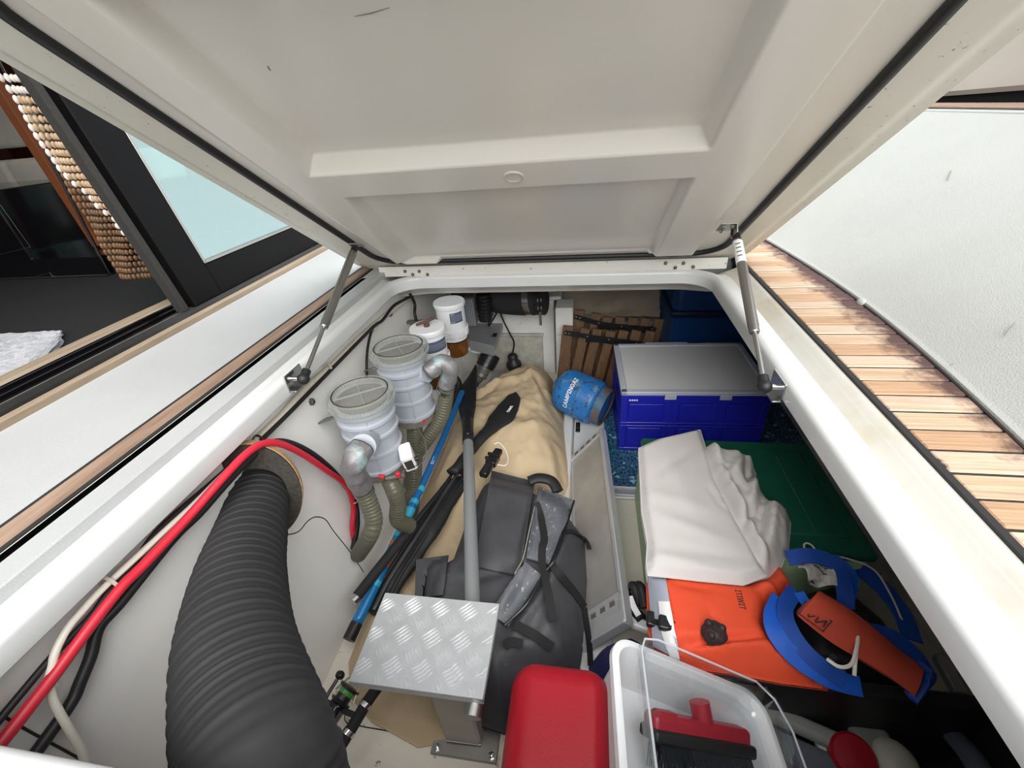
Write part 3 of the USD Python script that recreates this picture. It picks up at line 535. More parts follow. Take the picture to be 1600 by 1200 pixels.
_d = nrm(tA-tB); lb = thing('strut_label', 'small printed paper label wrapped on the right gas strut', 'label', tA-_d*.05)
part(lb, 'paper', lathe([(.0096, -.030), (.0097, -.030), (.0097, .030), (.0096, .030)], tA-_d*.058, _d, 20), m_white)
for k in range(4):
    c = tA-_d*(.040+.011*k); r_ = nrm(V(*(CP-c))-_d*((CP-c)@_d)); part(lb, 'print_line', obox(c+r_*.0097, (_d, np.cross(_d, r_), r_), (.0012, .0045, .0004), .0001), m_dull)
part(ld, 'strut_bracket', [obox(lid(.283, .245, .008), (V(1, 0, 0), LW, LN), (.017, .019, .0015), .0006), obox(lid(.297, .243, .016), (V(1, 0, 0), LW, LN), (.0015, .019, .010), .0006)], m_steelb)
for u, w in ((.274, .255), (.290, .255), (.274, .232)): part(ld, 'bracket_bolt', lathe([(.004, 0), (.004, .003), (.002, .006)], lid(u, w, .009), LN, 6), m_steelb)
# ---- cables and conduit along the left wall
def cable(name, P, r, mat, label, off, n=90, cat_='cable'): return single(name, tube(wpath(P, n, off), r, 10), mat, label, cat_, smooth=60)
cable('conduit', [(648, 458), (600, 495), (560, 530), (520, 570), (478, 607), (440, 650), (405, 685), (370, 722), (310, 785), (255, 845), (232, 868)], .0075, m_sheath, 'cream cable conduit clipped under the left rim of the locker', .010, 90, 'conduit')
cable('white_cable', [(390, 702), (340, 750), (297, 793), (265, 822), (217, 867), (160, 920), (128, 955), (107, 980), (88, 1015), (80, 1045), (77, 1068), (86, 1100), (108, 1140), (128, 1175), (136, 1210)], .0042, m_cablew, 'thin white cable looping away from the conduit at the front of the locker', .026)
cable('red_cable', [(-40, 1210, .03), (10, 1150, .03), (52, 1097, .03), (87, 1052, .03), (140, 980, .034), (190, 917, .036), (225, 882, .036), (297, 805, .040), (350, 745, .050), (385, 709, .055), (412, 693, .055), (440, 694, .055), (475, 711, .05), (510, 735, .04), (540, 758, .03), (552, 790, .02), (551, 825, .014), (556, 862, .004)], .0064, m_red, 'thick red battery cable curving over the plywood duct flange', .03, 140)
cable('battery_cable', [(20, 1225, .017), (75, 1150, .017), (112, 1097, .017), (125, 1067, .017), (142, 1025, .018), (155, 980, .018), (190, 940, .024), (270, 842, .026), (310, 803, .030), (350, 758, .036), (390, 716, .040), (418, 694, .044), (450, 692, .042), (490, 711, .034), (525, 742, .026), (552, 778, .02), (558, 815, .02), (552, 858, .012)], .0066, m_rubber, 'thick black battery cable running beside the red one', .012, 140)
cable('thin_black_cable', [(-30, 1160), (22, 1097), (87, 1020), (140, 965), (170, 925), (210, 880), (237, 840), (272, 805), (330, 755), (378, 712)], .0040, m_rubber, 'thin black cable below the red battery cable at the front', .022)
cable('sensor_cable', [(655, 456), (636, 466), (615, 478), (598, 500), (582, 512), (520, 575), (455, 642), (408, 688)], .0042, m_rubber, 'thin black cable clipped along the lower edge of the cream conduit', .020)
cable('drop_cable', [(582, 512), (576, 535), (573, 560), (573, 590)], .0034, m_rubber, 'short black cable hanging from the conduit behind the second grey strainer', .012, 30)
cable('connector_lead', [(640, 458), (648, 475), (648, 490), (652, 505), (656, 515)], .005, m_rubber, 'black lead with a white band dangling beside the far white filter', .03, 30)
for u, v, o, l in ((171, 915, .020, 'pale cable tie around the red and black cables at the front'), (405, 690, .018, 'black cable tie where the red cable meets the conduit'), (583, 512, .014, 'clear cable tie on the conduit near the second grey strainer'), (512, 574, .014, 'clear cable tie on the conduit beside the left gas strut foot'), (553, 778, .030, 'pale cable tie holding the cables to the ribbed hose')):
    c = wallp(u, v, o); d = nrm(wallp(u+8, v-8, o)-c); a = nrm(np.cross(d, (1, 0, 0))); t_ = np.linspace(0, 2*math.pi, 25)
    R = .017 if o == .020 else (.014 if o > .016 else .010)
    black = 'black cable tie' in l
    single('cable_tie', [ribbon(np.array([c+R*.75*math.cos(x)*V(1, 0, .1)+R*math.sin(x)*a for x in t_]), .004, .0012, np.array([math.cos(x)*V(1, 0, .1)+math.sin(x)*a for x in t_])), obox(c+V(R*.75, 0, 0)+a*.004, (d, a, (1, 0, 0)), (.003, .004, .002), .0005)], m_rubber if black else m_tie, l, 'cable tie')
single('wall_seam', tube(wpath([(-30, 1096), (0, 1116), (50, 1145), (100, 1172), (160, 1205)], 30, .0004), .0014, 6), m_gap, 'thin dark panel seam low on the left wall below the cables', 'seam')
# ---- big black duct and its flange on the left wall
DP_ = [(408, 760, .80), (402, 790, .755), (390, 840, .68), (376, 900, .61), (369, 1000, .515), (384, 1095, .455), (410, 1190, .405), (428, 1270, .39)]
dp = np.vstack([[at(u, v, d=d) for u, v, d in DP_], V(-.245, .03, .50), V(-.245, -.07, .46)])
dp = spl(dp, 160); rr = np.interp(np.linspace(0, 1, 160), [0, .15, .35, .6, 1], [.047, .050, .058, .065, .066])
dk = thing('ribbed_duct', 'large black ribbed ventilation duct curving from the left wall towards the viewer', 'duct', dp[0])
part(dk, 'hose', corr(dp, rr, .0185, .0019, 44, ridge=.14, up=(1, 0, 0)), m_duct, True)
fc = at(400, 770, d=.765); fn = nrm((.50, -.80, .22))
fe = nrm(np.cross((0, 0, 1), fn)); fu = np.cross(fn, fe)
def ringp(r0, r1, h, o, sx=.93): return prism(Polygon([(r1*sx*math.cos(a), r1*1.22*math.sin(a)) for a in np.linspace(0, 2*math.pi, 64, False)], [[(r0*math.cos(a), r0*math.sin(a)) for a in np.linspace(0, 2*math.pi, 48, False)]]), fc+fn*o, fe, fu, h)
fl_ = thing('duct_flange', 'rounded plywood flange faced with black foam where the ribbed duct meets the wall', 'flange', fc)
part(fl_, 'plywood_ring', ringp(.049, .078, .014, -.014), m_ply); part(fl_, 'foam_ring', ringp(.049, .0765, .006, 0), m_foam)
# ---- grey water strainers
def strainer(name, C, label, bpx):
    z = C[2]; t = thing(name, label, 'water strainer', (C[0], C[1], z-.20)); o = (C[0], C[1], z); _l = lambda P, o_, n=40, cap=False: lathe([(r*1.11, h*1.11) for r, h in P], o_, n=n, cap=cap)
    body = [(.02, -.196), (.046, -.192), (.049, -.185), (.0505, -.172), (.055, -.170), (.055, -.164), (.0505, -.162), (.0505, -.128), (.0545, -.126), (.0545, -.121), (.0505, -.119), (.0515, -.086), (.056, -.084), (.056, -.079), (.0515, -.077), (.052, -.055), (.057, -.053), (.057, -.047), (.052, -.045), (.052, -.02)]
    part(t, 'body', _l(body, o, 40, True), m_greyp, 40)
    part(t, 'clear_base', _l([(.049, -.192), (.051, -.190), (.0525, -.174), (.051, -.172)], o, n=40), m_smoke)
    rib = [obox(V(*o)+.0575*V(math.cos(a), math.sin(a), 0)+V(0, 0, -.111), (V(math.cos(a), math.sin(a), 0), V(-math.sin(a), math.cos(a), 0), V(0, 0, 1)), (.0018, .0013, .071), .0004) for a in (-1.1, 1.0, 3.1)]
    for m_ in rib: part(t, 'body_rib', m_, m_greyp)
    lidp = [(.0535, -.034), (.0575, -.033), (.0575, -.029), (.060, -.0285), (.0605, -.024), (.0585, -.0235), (.061, -.019), (.0635, -.018), (.064, -.012), (.0615, -.0115), (.0635, -.006), (.0625, -.001), (.058, .001), (.0545, .0005), (.0535, -.004), (.048, -.005), (.0, -.004)]
    lp = part(t, 'lid', _l(lidp, o, 56), m_clear, 50)
    kn = [obox(V(*o)+.0705*V(math.cos(a), math.sin(a), 0)+V(0, 0, -.0125), (V(math.cos(a), math.sin(a), 0), V(-math.sin(a), math.cos(a), 0), V(0, 0, 1)), (.0012, .0009, .0042), .0005) for a in np.arange(64)/64*2*math.pi]
    part(lp, 'grip_teeth', kn, m_clear)
    for a in (.6, .6+math.pi/2): part(lp, 'cross_rib', obox(V(*o)+V(0, 0, -.0035), (V(math.cos(a), math.sin(a), 0), V(-math.sin(a), math.cos(a), 0), V(0, 0, 1)), (.054, .0013, .0018), .0005), m_clear)
    part(lp, 'o_ring', lathe([(.0565, .0008), (.0580, .0016), (.0595, .0010), (.0580, .0002)], o, n=48), m_gap)
    part(t, 'strainer_insert', _l([(.0, -.022), (.047, -.022), (.048, -.012), (.045, -.012), (.044, -.018), (0, -.018)], o, n=32), m_dull)
    part(t, 'bracket', [bar(V(*o)+V(-.055, -.03, -.046), wallp(*bpx, .004), .022, .004), bar(V(*o)+V(-.055, -.03, -.046), V(*o)+V(-.03, .035, -.042), .018, .004)], m_brkt)
    return t, V(*o)
KS = 1.083
q = lambda u, v, d: at(u, v, d=d*KS)
S1, o1 = strainer('water_strainer', at(562, 612, d=.92), 'nearest grey ribbed water strainer with a cloudy clear lid', (503, 658))
S2, o2 = strainer('water_strainer', at(622, 540, d=1.05), 'second grey ribbed water strainer, behind the nearest one', (574, 578))
def elbow(t, P, r, mat, stub, hosep, hr, nm):
    part(t, 'stub', cyl(stub[0], stub[1], r*1.12, 24), m_greyp)
    part(t, 'elbow', wob(tube(spl(P, 24), np.linspace(r*1.08, r*.96, 24), 22), .0075, 55, 3), mat, True)
    e = spl(P, 24)[-1]; d = nrm(spl(P, 24)[-1]-spl(P, 24)[-2])
    h = spl([e+d*-.004, *hosep], 60); part(t, nm, corr(h, hr, .0085, .0018, 20), m_hose, True)
    part(t, 'hose_clamp', lathe([(hr+.002, -.005), (hr+.0035, -.005), (hr+.0035, .005), (hr+.002, .005)], e+d*.012, d, 24), m_steel)
# strainer 1: elbow towards the viewer, hose bending into the hull

elbow(S1, [q(566, 700, .80), q(556, 715, .785), q(553, 735, .80), q(566, 762, .845)], .023, m_bronze, (o1+V(0, 0, -.115), q(567, 698, .80)), [q(578, 790, .86), q(584, 815, .87), q(576, 840, .88), wallp(560, 866, .012)], .0185, 'ribbed_hose')
part(S1, 'drain_hose', corr(spl([o1+V(.0, .0, -.195), q(614, 762, .915), q(622, 785, .935), q(622, 812, .96), q(640, 822, 1.0)], 50), .019, .0075, .0011, 20), m_hose, True)
part(S1, 'drain_valve', [cyl(q(603, 748, .90), q(632, 742, .90), .006), cyl(o1+V(0, 0, -.20), o1+V(.002, 0, -.225), .021, 20)], m_dull); part(S1, 'valve_handle', cyl(q(592, 744, .89), q(600, 746, .89), .005), m_red); part(S1, 'valve_handle', rbox(q(622, 742, .88), np.eye(3), (.005, .004, .007), .003), m_red)
elbow(S2, [q(668, 582, .985), q(690, 568, .985), q(703, 578, .99), q(697, 604, 1.02)], .022, m_bronze, (o2+V(0, 0, -.085), q(668, 582, .985)), [q(696, 626, 1.04), q(688, 655, 1.06), q(668, 685, 1.08), q(648, 715, 1.10), q(640, 760, 1.12)], .0190, 'ribbed_hose')
part(S2, 'drain_hose', corr(spl([o2+V(0, 0, -.195), q(648, 676, 1.08), q(648, 720, 1.10), q(644, 780, 1.12), q(640, 812, 1.14)], 50), .021, .0075, .0011, 20), m_hose, True)
part(S2, 'drain_valve', cyl(o2+V(0, 0, -.20), o2+V(.002, 0, -.225), .021, 20), m_dull); part(S2, 'valve_handle', rbox(q(661, 657, 1.03), np.eye(3), (.005, .004, .008), .003), m_red)
part(S2, 'sensor_wire', tube(spl([q(652, 668, 1.02), q(664, 690, 1.0), q(664, 715, .98), q(648, 735, .95)], 30), .0015, 6), m_dull)
# white control box on the hoses
cbx_c = q(637, 714, .92); ct = thing('control_box', 'small white control box with a black knob beside the nearest grey strainer', 'control box', cbx_c)
ax_ = (nrm((.9, .45, .1)), nrm((-.45, .85, .3)), nrm(np.cross((.9, .45, .1), (-.45, .85, .3))))
part(ct, 'case', obox(cbx_c, ax_, (.014, .022, .028), .003), m_white); kq = cbx_c+V(.016, -.012, -.008)
part(ct, 'front_panel', obox(cbx_c-ax_[1]*.022, ax_, (.009, .0008, .018), .0004), m_steelb)
part(ct, 'knob', lathe([(0, 0), (.005, 0), (.005, .009), (0, .009)], cbx_c+ax_[0]*.014-ax_[1]*.012, ax_[0], 14), m_rubber)
part(ct, 'seam', obox(cbx_c-ax_[2]*.013, ax_, (.0143, .0223, .001), .0002), m_gap)
# ---- white sea water filters with T handles and labels
def wfilter(C, label, n):
    t = thing('white_filter', label, 'water filter', (C[0], C[1], C[2]-.2)); o = V(*C)
    part(t, 'body', lathe([(.03, -.128), (.044, -.126), (.0455, -.10), (.0455, -.012), (.044, -.008)], o, n=36, cap=True), m_whitep, 40)
    part(t, 'top_cap', lathe([(.044, -.016), (.0495, -.015), (.0505, -.010), (.0505, -.003), (.048, 0), (0, .0005)], o, n=40), m_whitep, 40)
    part(t, 'base_collar', lathe([(.046, -.112), (.0505, -.110), (.0510, -.088), (.0465, -.086)], o, n=36), m_whitep, 40)
    for k in range(5):
        a = -2.5+k*.55; part(t, 'collar_lug', obox(o+.0515*V(math.cos(a), math.sin(a), 0)+V(0, 0, -.100), (V(math.cos(a), math.sin(a), 0), V(-math.sin(a), math.cos(a), 0), V(0, 0, 1)), (.002, .005, .009), .001), m_whitep)
    part(t, 'sediment_bowl', lathe([(.046, -.128), (.045, -.15), (.038, -.185), (.02, -.195), (0, -.196)], o, n=32), m_amber)
    hd = nrm(V(.9, .45, .0)) if n == 0 else nrm(V(1, 0, 0))
    if n == 0:
        part(t, 'handle', [cyl(o+V(0, 0, -.001), o+V(0, 0, .016), .008, 14), tube([o-hd*.028+V(0, 0, .010), o-hd*.01+V(0, 0, .014), o+hd*.01+V(0, 0, .016), o+hd*.028+V(0, 0, .022)], .0042, 8)], m_rustb)
    a0 = -2.1 if n == 0 else -1.35; a1 = a0+(2.1 if n == 0 else .95); zz = (-.062, -.030) if n == 0 else (-.060, -.026); aa = np.linspace(a0, a1, 20)
    part(t, 'label', loft([[o+.0459*V(math.cos(a), math.sin(a), 0)+V(0, 0, zz[0]), o+.0459*V(math.cos(a), math.sin(a), 0)+V(0, 0, zz[1]), o+.0452*V(math.cos(a), math.sin(a), 0)+V(0, 0, zz[1]), o+.0452*V(math.cos(a), math.sin(a), 0)+V(0, 0, zz[0])] for a in aa]), m_label)
    for k in range(6):
        ln_ = aa[1:-1] if k not in (0, 5) else aa[1:7]; h_ = zz[0]+.004+k*(zz[1]-zz[0]-.008)/5
        part(t, 'print_line', tube([o+.0460*V(math.cos(a), math.sin(a), 0)+V(0, 0, h_) for a in ln_], .0006, 5), m_white if k in (0, 5) else m_print)
    part(t, 'bracket', bar(o+V(-.04, .01, -.075), V(LWX(o[2])+.004, o[1]+.01, o[2]-.075), .02, .006), m_dull)
    return t, o
W1, w1 = wfilter(at(667, 510, d=1.20), 'nearer white water filter with a rusty T handle on its cap', 0)
W2, w2 = wfilter(at(701, 470, d=1.37), 'farther white water filter under the far rim, without a handle', 1)
# ---- back corner: fridge compressor box, pump, hoses
fb = thing('compressor_box', 'grey sheet-metal compressor cover standing between the white filters and the back wall', 'equipment box', (-.42, 1.45, .0))
T4 = [at(u, v, z=.245) for u, v in ((727, 495), (787, 499), (771, 541), (733, 532))]
TT = V(*T4[3]), V(*T4[2]); ee = nrm(TT[1]-TT[0]); hh = np.linalg.norm(TT[1]-TT[0])
part(fb, 'cover', prism([tuple(p[:2]) for p in (T4[3], T4[2], T4[1], T4[0])], (0, 0, .232), (1, 0, 0), (0, 1, 0), .013), m_greybox)
part(fb, 'cover_lip', bar(T4[3]+V(0, 0, -.02), T4[2]+V(0, 0, -.02), .002, .045), m_greybox)
part(fb, 'cover_side', bar(T4[2]+V(0, 0, -.012), T4[1]+V(0, 0, -.012), .002, .026), m_greybox)
for p_ in (T4[0]+V(.01, -.01, 0), T4[1]+V(-.012, -.012, 0)): part(fb, 'support_leg', bar(V(p_[0], p_[1], 0), V(p_[0], p_[1], .235), .016, .016, (1, 0, 0)), m_dull)
part(fb, 'latch', obox((T4[2]+T4[1])/2*V(1, 1, 1)+V(-.004, -.06, .016), np.eye(3), (.008, .012, .003), .001), m_blk)
pu = thing('water_pump', 'black motor with a grey ribbed pump head below the grey compressor cover', 'pump', at(745, 575, z=.12))
c1, c2 = at(764, 560, z=.165), at(748, 592, z=.10); dpu = nrm(c2-c1)
part(pu, 'motor', [tube(spl([c1-dpu*.02, c1+dpu*.04], 12), .038, 20), *[lathe([(.038, 0), (.041, .001), (.041, .004), (.038, .005)], c1+dpu*(.004*k*2-.015), dpu, 20) for k in range(5)]], m_blk)
part(pu, 'pump_head', lathe([(0, .02), (.028, .02), (.030, .03), (.026, .032), (.030, .045), (.026, .047), (.028, .062), (.020, .066), (.014, .085), (0, .087)], c1+dpu*.02, dpu, 24), m_dull)
part(pu, 'outlet', cyl(c1+dpu*.10, c1+dpu*.125, .011, 16), m_rustb)
wt = at(752, 546, z=.20); part(pu, 'white_connector', tube(spl([wt+V(-.05, 0, .005), wt+V(-.02, -.01, -.004), wt+V(.03, -.01, .0)], 14), .008, 10), m_whitep)
part(pu, 'base_rail', bar(at(768, 598, z=.012), at(786, 570, z=.012), .022, .02), m_greyp)
part(pu, 'supply_hose', tube(spl([at(706, 585, z=.2), at(716, 600, z=.17), at(712, 620, z=.14), at(700, 640, z=.10)], 30), .014, 12), m_rubber, True)
ex1 = thing('exhaust_hose', 'thick black exhaust hose with a steel clamp under the far rim', 'hose', at(800, 465, y=1.55))
ep = spl([at(715, 452, y=1.60), at(760, 462, y=1.58), at(810, 468, y=1.56), at(850, 466, y=1.54)], 30); part(ex1, 'hose', tube(ep, .060, 24), m_duct, True)
ed = nrm(ep[-1]-ep[-3])
for o_ in (-.055, -.012): part(ex1, 'clamp', lathe([(.0605, -.012), (.0625, -.012), (.0625, .012), (.0605, .012)], ep[-1]+ed*o_, ed, 30), m_steel if o_ < -.03 else m_blk)
for k in range(4): part(ex1, 'clamp_slot', obox(ep[-1]+ed*(-.012+.006*(k % 2*2-1))+V(0, -.056, .018-.03*(k//2)), (ed, V(0, 0, 1), V(0, -1, 0)), (.003, .007, .008), .001), m_steel)
part(ex1, 'clamp_screw', cyl(ep[-1]+ed*-.012+V(0, -.05, -.03), ep[-1]+ed*-.012+V(0, -.05, -.085), .005, 10), m_steelb)
hs = thing('heat_sink', 'finned grey alternator regulator beside the far white filter', 'regulator', at(735, 480, y=1.5))
h0 = at(737, 482, y=1.5); part(hs, 'block', obox(h0, np.eye(3), (.020, .03, .055), .003), m_dull)
for k in range(6): part(hs, 'fin', obox(h0+V(-.016+.0064*k, -.034, 0), np.eye(3), (.0016, .008, .052), .0005), m_greyp)
h1 = at(758, 480, y=1.5); part(hs, 'coil_block', [tube(spl([h1+V(0, 0, .05), h1+V(0, -.01, -.05)], 16), .026, 16), *[lathe([(.026, 0), (.029, .002), (.026, .004)], h1+V(0, -.005, .04-.014*k), (0, 0, 1), 16) for k in range(6)]], m_blk)
wires = thing('wire_bundle', 'tangle of thin black and dark red wires hanging below the exhaust hose', 'wires', at(790, 480, y=1.6))
for P, m in (([(745, 475), (765, 468), (785, 478), (800, 485), (815, 480), (822, 466)], m_blk), ([(782, 484), (776, 490), (770, 500), (762, 512)], m_blk), ([(764, 470), (763, 492), (765, 515)], m_blk), ([(742, 470), (770, 475), (790, 470), (812, 462)], m_redd), ([(730, 466), (760, 480), (782, 482)], m_redd)):
    part(wires, 'wire', tube(spl([at(u, v, y=1.63) for u, v in P], 30), .003, 6), m)
pl = thing('rubber_plug', 'black rubber bulb hanging on a thin black cable against the back wall', 'plug', at(802, 562, y=1.60))
part(pl, 'cable', tube(spl([at(u, v, y=1.62) for u, v in ((780, 482), (786, 500), (796, 520), (803, 535), (801, 552))], 30), .0034, 8), m_blk)
pb_ = at(802, 564, y=1.58); part(pl, 'bulb', lathe([(r*1.25, h*1.2) for r, h in [(0, -.034), (.022, -.03), (.027, -.018), (.024, -.004), (.016, .004), (.018, .014), (.015, .024), (.006, .030), (0, .031)]], pb_, nrm((-.1, .1, 1)), 22), m_rubber, 60)
# canvas-lined hull bulge and ribbed panel behind, dark blue tote in the far corner
G_ = grid(lambda a, b: at(845+a*185, 440+b*62+6*math.sin(a*5)-(14*(1-a) if b > .9 else 0), y=1.78+.05*math.sin(b*3)+.012*math.sin(a*9+b*4)), np.linspace(0, 1, 26), np.linspace(-.3, 1, 14))
single('canvas_sheet', sheet(G_, .006), m_canvasd, 'beige canvas sheet hung along the back under the far rim', 'canvas sheet')
rbp = thing('louvre_panel', 'pale horizontally ribbed panel behind the folded slatted chairs', 'panel', at(990, 490, y=1.95))
for k in range(5):
    a, b = at(955+k*3, 462+k*15, y=1.95), at(1032, 458+k*15, y=1.95); part(rbp, 'rib', bar(a, b, .02, .030, (0, -.6, 1), .003), m_wallr)
single('panel_rim_cable', tube(spl([at(962, 455, y=1.9), at(985, 468, y=1.9), at(1010, 458, y=1.9)], 20), .005, 8), m_blk, 'black cable looped in front of the pale ribbed panel', 'cable')
tb = thing('blue_tote', 'large dark blue plastic tote in the far right corner behind the crate', 'tote', (.60, 1.85, 0))
part(tb, 'body', rbox((.54, 1.86, .26), np.eye(3), (.20, .18, .26), .03), m_bluet); part(tb, 'rim', rbox((.54, 1.86, .27), np.eye(3), (.212, .192, .015), .012), m_blued)
# ---- folding slatted chairs
def slat_chair(y0, X, lean, label, grp, sl, wpx):
    t = thing('folded_chair', label, 'folding chair', (.05, y0, 0), grp); tops = []
    for k, (u, v) in enumerate(X):
        p = at(u, v, y=y0+.02); bt = V(p[0]-lean*p[2], y0-.02, .012); w = wpx*p[1]*0+ .036
        if k == 0: bt = V(p[0]-lean*.55*p[2], y0-.02, .012)
        part(t, 'slat', bar(bt, p, .013, w if k else .040, (1, 0, 0), .002), m_slat[(k*3+int(y0*10)) % 3]); tops.append(p)
    a, b, c = (V(*at(u, v, y=y0+.004)) for u, v in sl[:3])
    part(t, 'hinge_strap', ribbon(spl([a, b, c], 16)+V(0, -.004, 0), .017, .004, (0, -1, 0)), m_blk); part(t, 'hinge_strap', ribbon(spl([b+V(-.04, 0, -.012), b+V(.02, 0, -.014), c+V(-.03, 0, -.010)], 10)+V(0, -.002, 0), .014, .004, (0, -1, 0)), m_blk)
    for f in (.03, .08, .34, .62, .95): q_ = spl([a, b, c], 100)[int(f*99)]; part(t, 'rivet', lathe([(.0042, 0), (.0035, .002), (0, .003)], q_+V(0, -.006, 0), (0, -1, 0), 10), m_steel)
    return t
slat_chair(1.56, [(906, 484), (932, 489), (950, 495), (970, 495), (990, 496), (1009, 497), (1030, 498)], .14, 'farther folded chair of brown wooden slats with black steel straps', 'folded slatted wooden chairs', [(898, 494), (950, 507), (1025, 514)], 15)
slat_chair(1.50, [(888, 509), (915, 513), (934, 514), (955, 517), (975, 516), (995, 516), (1017, 517)], .20, 'nearer folded chair of brown wooden slats leaning beside the crate', 'folded slatted wooden chairs', [(882, 519), (932, 527), (1000, 536)], 16)
# ---- gas bottle
gt = thing('gas_bottle', 'small scuffed blue camping gas bottle lying on its side on the white beam', 'gas bottle', (-.02, 1.33, .02))
gc = at(907, 619, z=.105); gax = nrm((-.86, .42, .16)); L_ = .098
part(gt, 'body', lathe([(0, -L_), (.060, -L_), (.068, -L_+.006), (.070, -L_+.022), (.0725, -L_+.024), (.0725, -L_+.028), (.0795, -L_+.032), (.082, -L_+.045), (.082, -.012), (.0832, -.010), (.0832, -.006), (.082, -.004), (.082, .045), (.078, .066), (.066, .082), (.048, .091), (.03, .095), (0, .096)], gc, gax, 48), m_gasblue, 50)
for h_ in (-.008, -L_+.026): part(gt, 'groove', lathe([(.0815 if h_ > -.05 else .0715, h_-.0022), (.0836 if h_ > -.05 else .0732, h_), (.0815 if h_ > -.05 else .0715, h_+.0022)], gc, gax, 48), m_gasgroove)
part(gt, 'base_ring', lathe([(.058, -L_-.006), (.0695, -L_-.006), (.0710, -L_+.024), (.069, -L_+.024)], gc, gax, 40), m_gasrust, label='rusty foot ring')
part(gt, 'valve_collar', lathe([(.030, .094), (.030, .104), (.026, .104), (.026, .094)], gc, gax, 24), m_gasrust); part(gt, 'valve', cyl(gc+gax*.094, gc+gax*.108, .010, 14), m_bronze)
tm = meshkit.text_mesh('CAMPINGAZ', .0145, .0006, True); tv = tm.vertices.copy(); tv[:, 0] -= tv[:, 0].mean(); r0 = .0823
g1_ = nrm(V(*(CP-gc))-gax*((CP-gc)@gax)); g2_ = np.cross(gax, g1_); ang = (tv[:, 0]-.004)/r0
tm = trimesh.Trimesh(gc+gax*(.012+tv[:, 1:2]-.0)+((r0+tv[:, 2:3])*(np.cos(ang)[:, None]*g1_+np.sin(ang)[:, None]*g2_)), tm.faces, process=False)
_t0 = gc+gax*.02+r0*g1_
part(gt, 'lettering', tm, m_white)
# ---- blue folding crate with a clear lid
yaw = .03; cx, cy = V(math.cos(yaw), math.sin(yaw), 0), V(-math.sin(yaw), math.cos(yaw), 0); c0 = at(967, 702, z=.005); CWd, CD, CHt = .435, .315, .232
cr = thing('folding_crate', 'dark blue folding plastic crate with a clear lid standing on the blue vinyl', 'crate', c0+cx*CWd/2+cy*CD/2)
def cb_(x0, x1, y0, y1, z0, z1, b=.002): return obox(c0+cx*(x0+x1)/2+cy*(y0+y1)/2+V(0, 0, (z0+z1)/2), (cx, cy, V(0, 0, 1)), (abs(x1-x0)/2, abs(y1-y0)/2, abs(z1-z0)/2), b)
body = [cb_(.0, CWd, .004, .010, 0, CHt-.012), cb_(.0, CWd, CD-.010, CD-.004, 0, CHt-.012), cb_(.0, .006, .004, CD-.004, 0, CHt-.012), cb_(CWd-.006, CWd, .004, CD-.004, 0, CHt-.012), cb_(0, CWd, 0, CD, 0, .006)]
part(cr, 'walls', body, m_blue)
fr = []
for z0, z1 in ((0, .012), (.098, .106), (.110, .118), (.192, .222)): fr.append(cb_(-.003, CWd+.003, -.004, .006, z0, z1, .003)); fr.append(cb_(CWd-.006, CWd+.003, -.003, CD+.003, z0, z1, .003)); fr.append(cb_(-.003, .006, -.003, CD+.003, z0, z1, .003))
for x in (.0, .138, .156, .278, .296, CWd-.018): fr.append(cb_(x-.002, x+.018, -.003, .007, .0, .205, .003))
part(cr, 'frame_ribs', fr, m_blue)
pn = []
for x0 in (.022, .178, .318):
    for z0, z1 in ((.018, .092), (.122, .186)): pn.append(cb_(x0, min(x0+.104, CWd-.02), -.0005, .006, z0, z1, .003))
for m_ in pn: part(cr, 'wall_panel', m_, m_blue)
part(cr, 'lid_panel', cb_(.012, CWd-.012, .012, CD-.012, CHt-.002, CHt, .0008), m_cratelid)
part(cr, 'lid_frame', [cb_(-.006, CWd+.006, -.007, .013, CHt-.010, CHt+.004, .003), cb_(-.006, CWd+.006, CD-.013, CD+.006, CHt-.010, CHt+.004, .003), cb_(-.006, .014, -.007, CD+.006, CHt-.010, CHt+.004, .003), cb_(CWd-.014, CWd+.006, -.007, CD+.006, CHt-.010, CHt+.004, .003), cb_(.11, .26, CD+.004, CD+.018, CHt-.008, CHt+.002, .003)], m_cratefr)
for x in (.125, .285): part(cr, 'lid_clip', cb_(x, x+.034, -.0095, -.006, CHt-.022, CHt-.006, .001), m_cratefr)
part(cr, 'contents', cb_(.03, CWd-.03, .03, CD-.03, .006, CHt-.05, .01), m_dull)
part(cr, 'maker_mark', [cb_(.020+k*.007, .025+k*.007, -.0055, -.004, CHt-.030, CHt-.025, .0003) for k in range(4)], m_white)
# ---- beige canvas bag on the floor
BZ = .085
bpoly = zpoly([(754, 600), (792, 580), (862, 568), (876, 605), (884, 640), (890, 690), (896, 735), (894, 790), (880, 860), (820, 960), (740, 1075), (690, 1130), (640, 1140), (600, 1118), (565, 1100), (530, 1060), (528, 1005), (560, 930), (598, 850), (640, 770), (668, 715), (695, 660), (715, 625)], BZ)
bf = zfold([((740, 620), (860, 590), .02, .02), ((735, 640), (800, 600), -.014, .012), ((835, 600), (862, 630), -.02, .012), ((825, 590), (855, 655), .016, .014), ((800, 690), (880, 660), .012, .02), ((870, 690), (888, 760), -.022, .012), ((855, 680), (880, 770), .014, .014), ((670, 740), (720, 700), .012, .018), ((760, 680), (840, 650), -.010, .02), ((690, 700), (735, 640), .012, .02), ((600, 1090), (680, 1100), .02, .012), ((620, 1110), (670, 1075), -.015, .01)], .12)
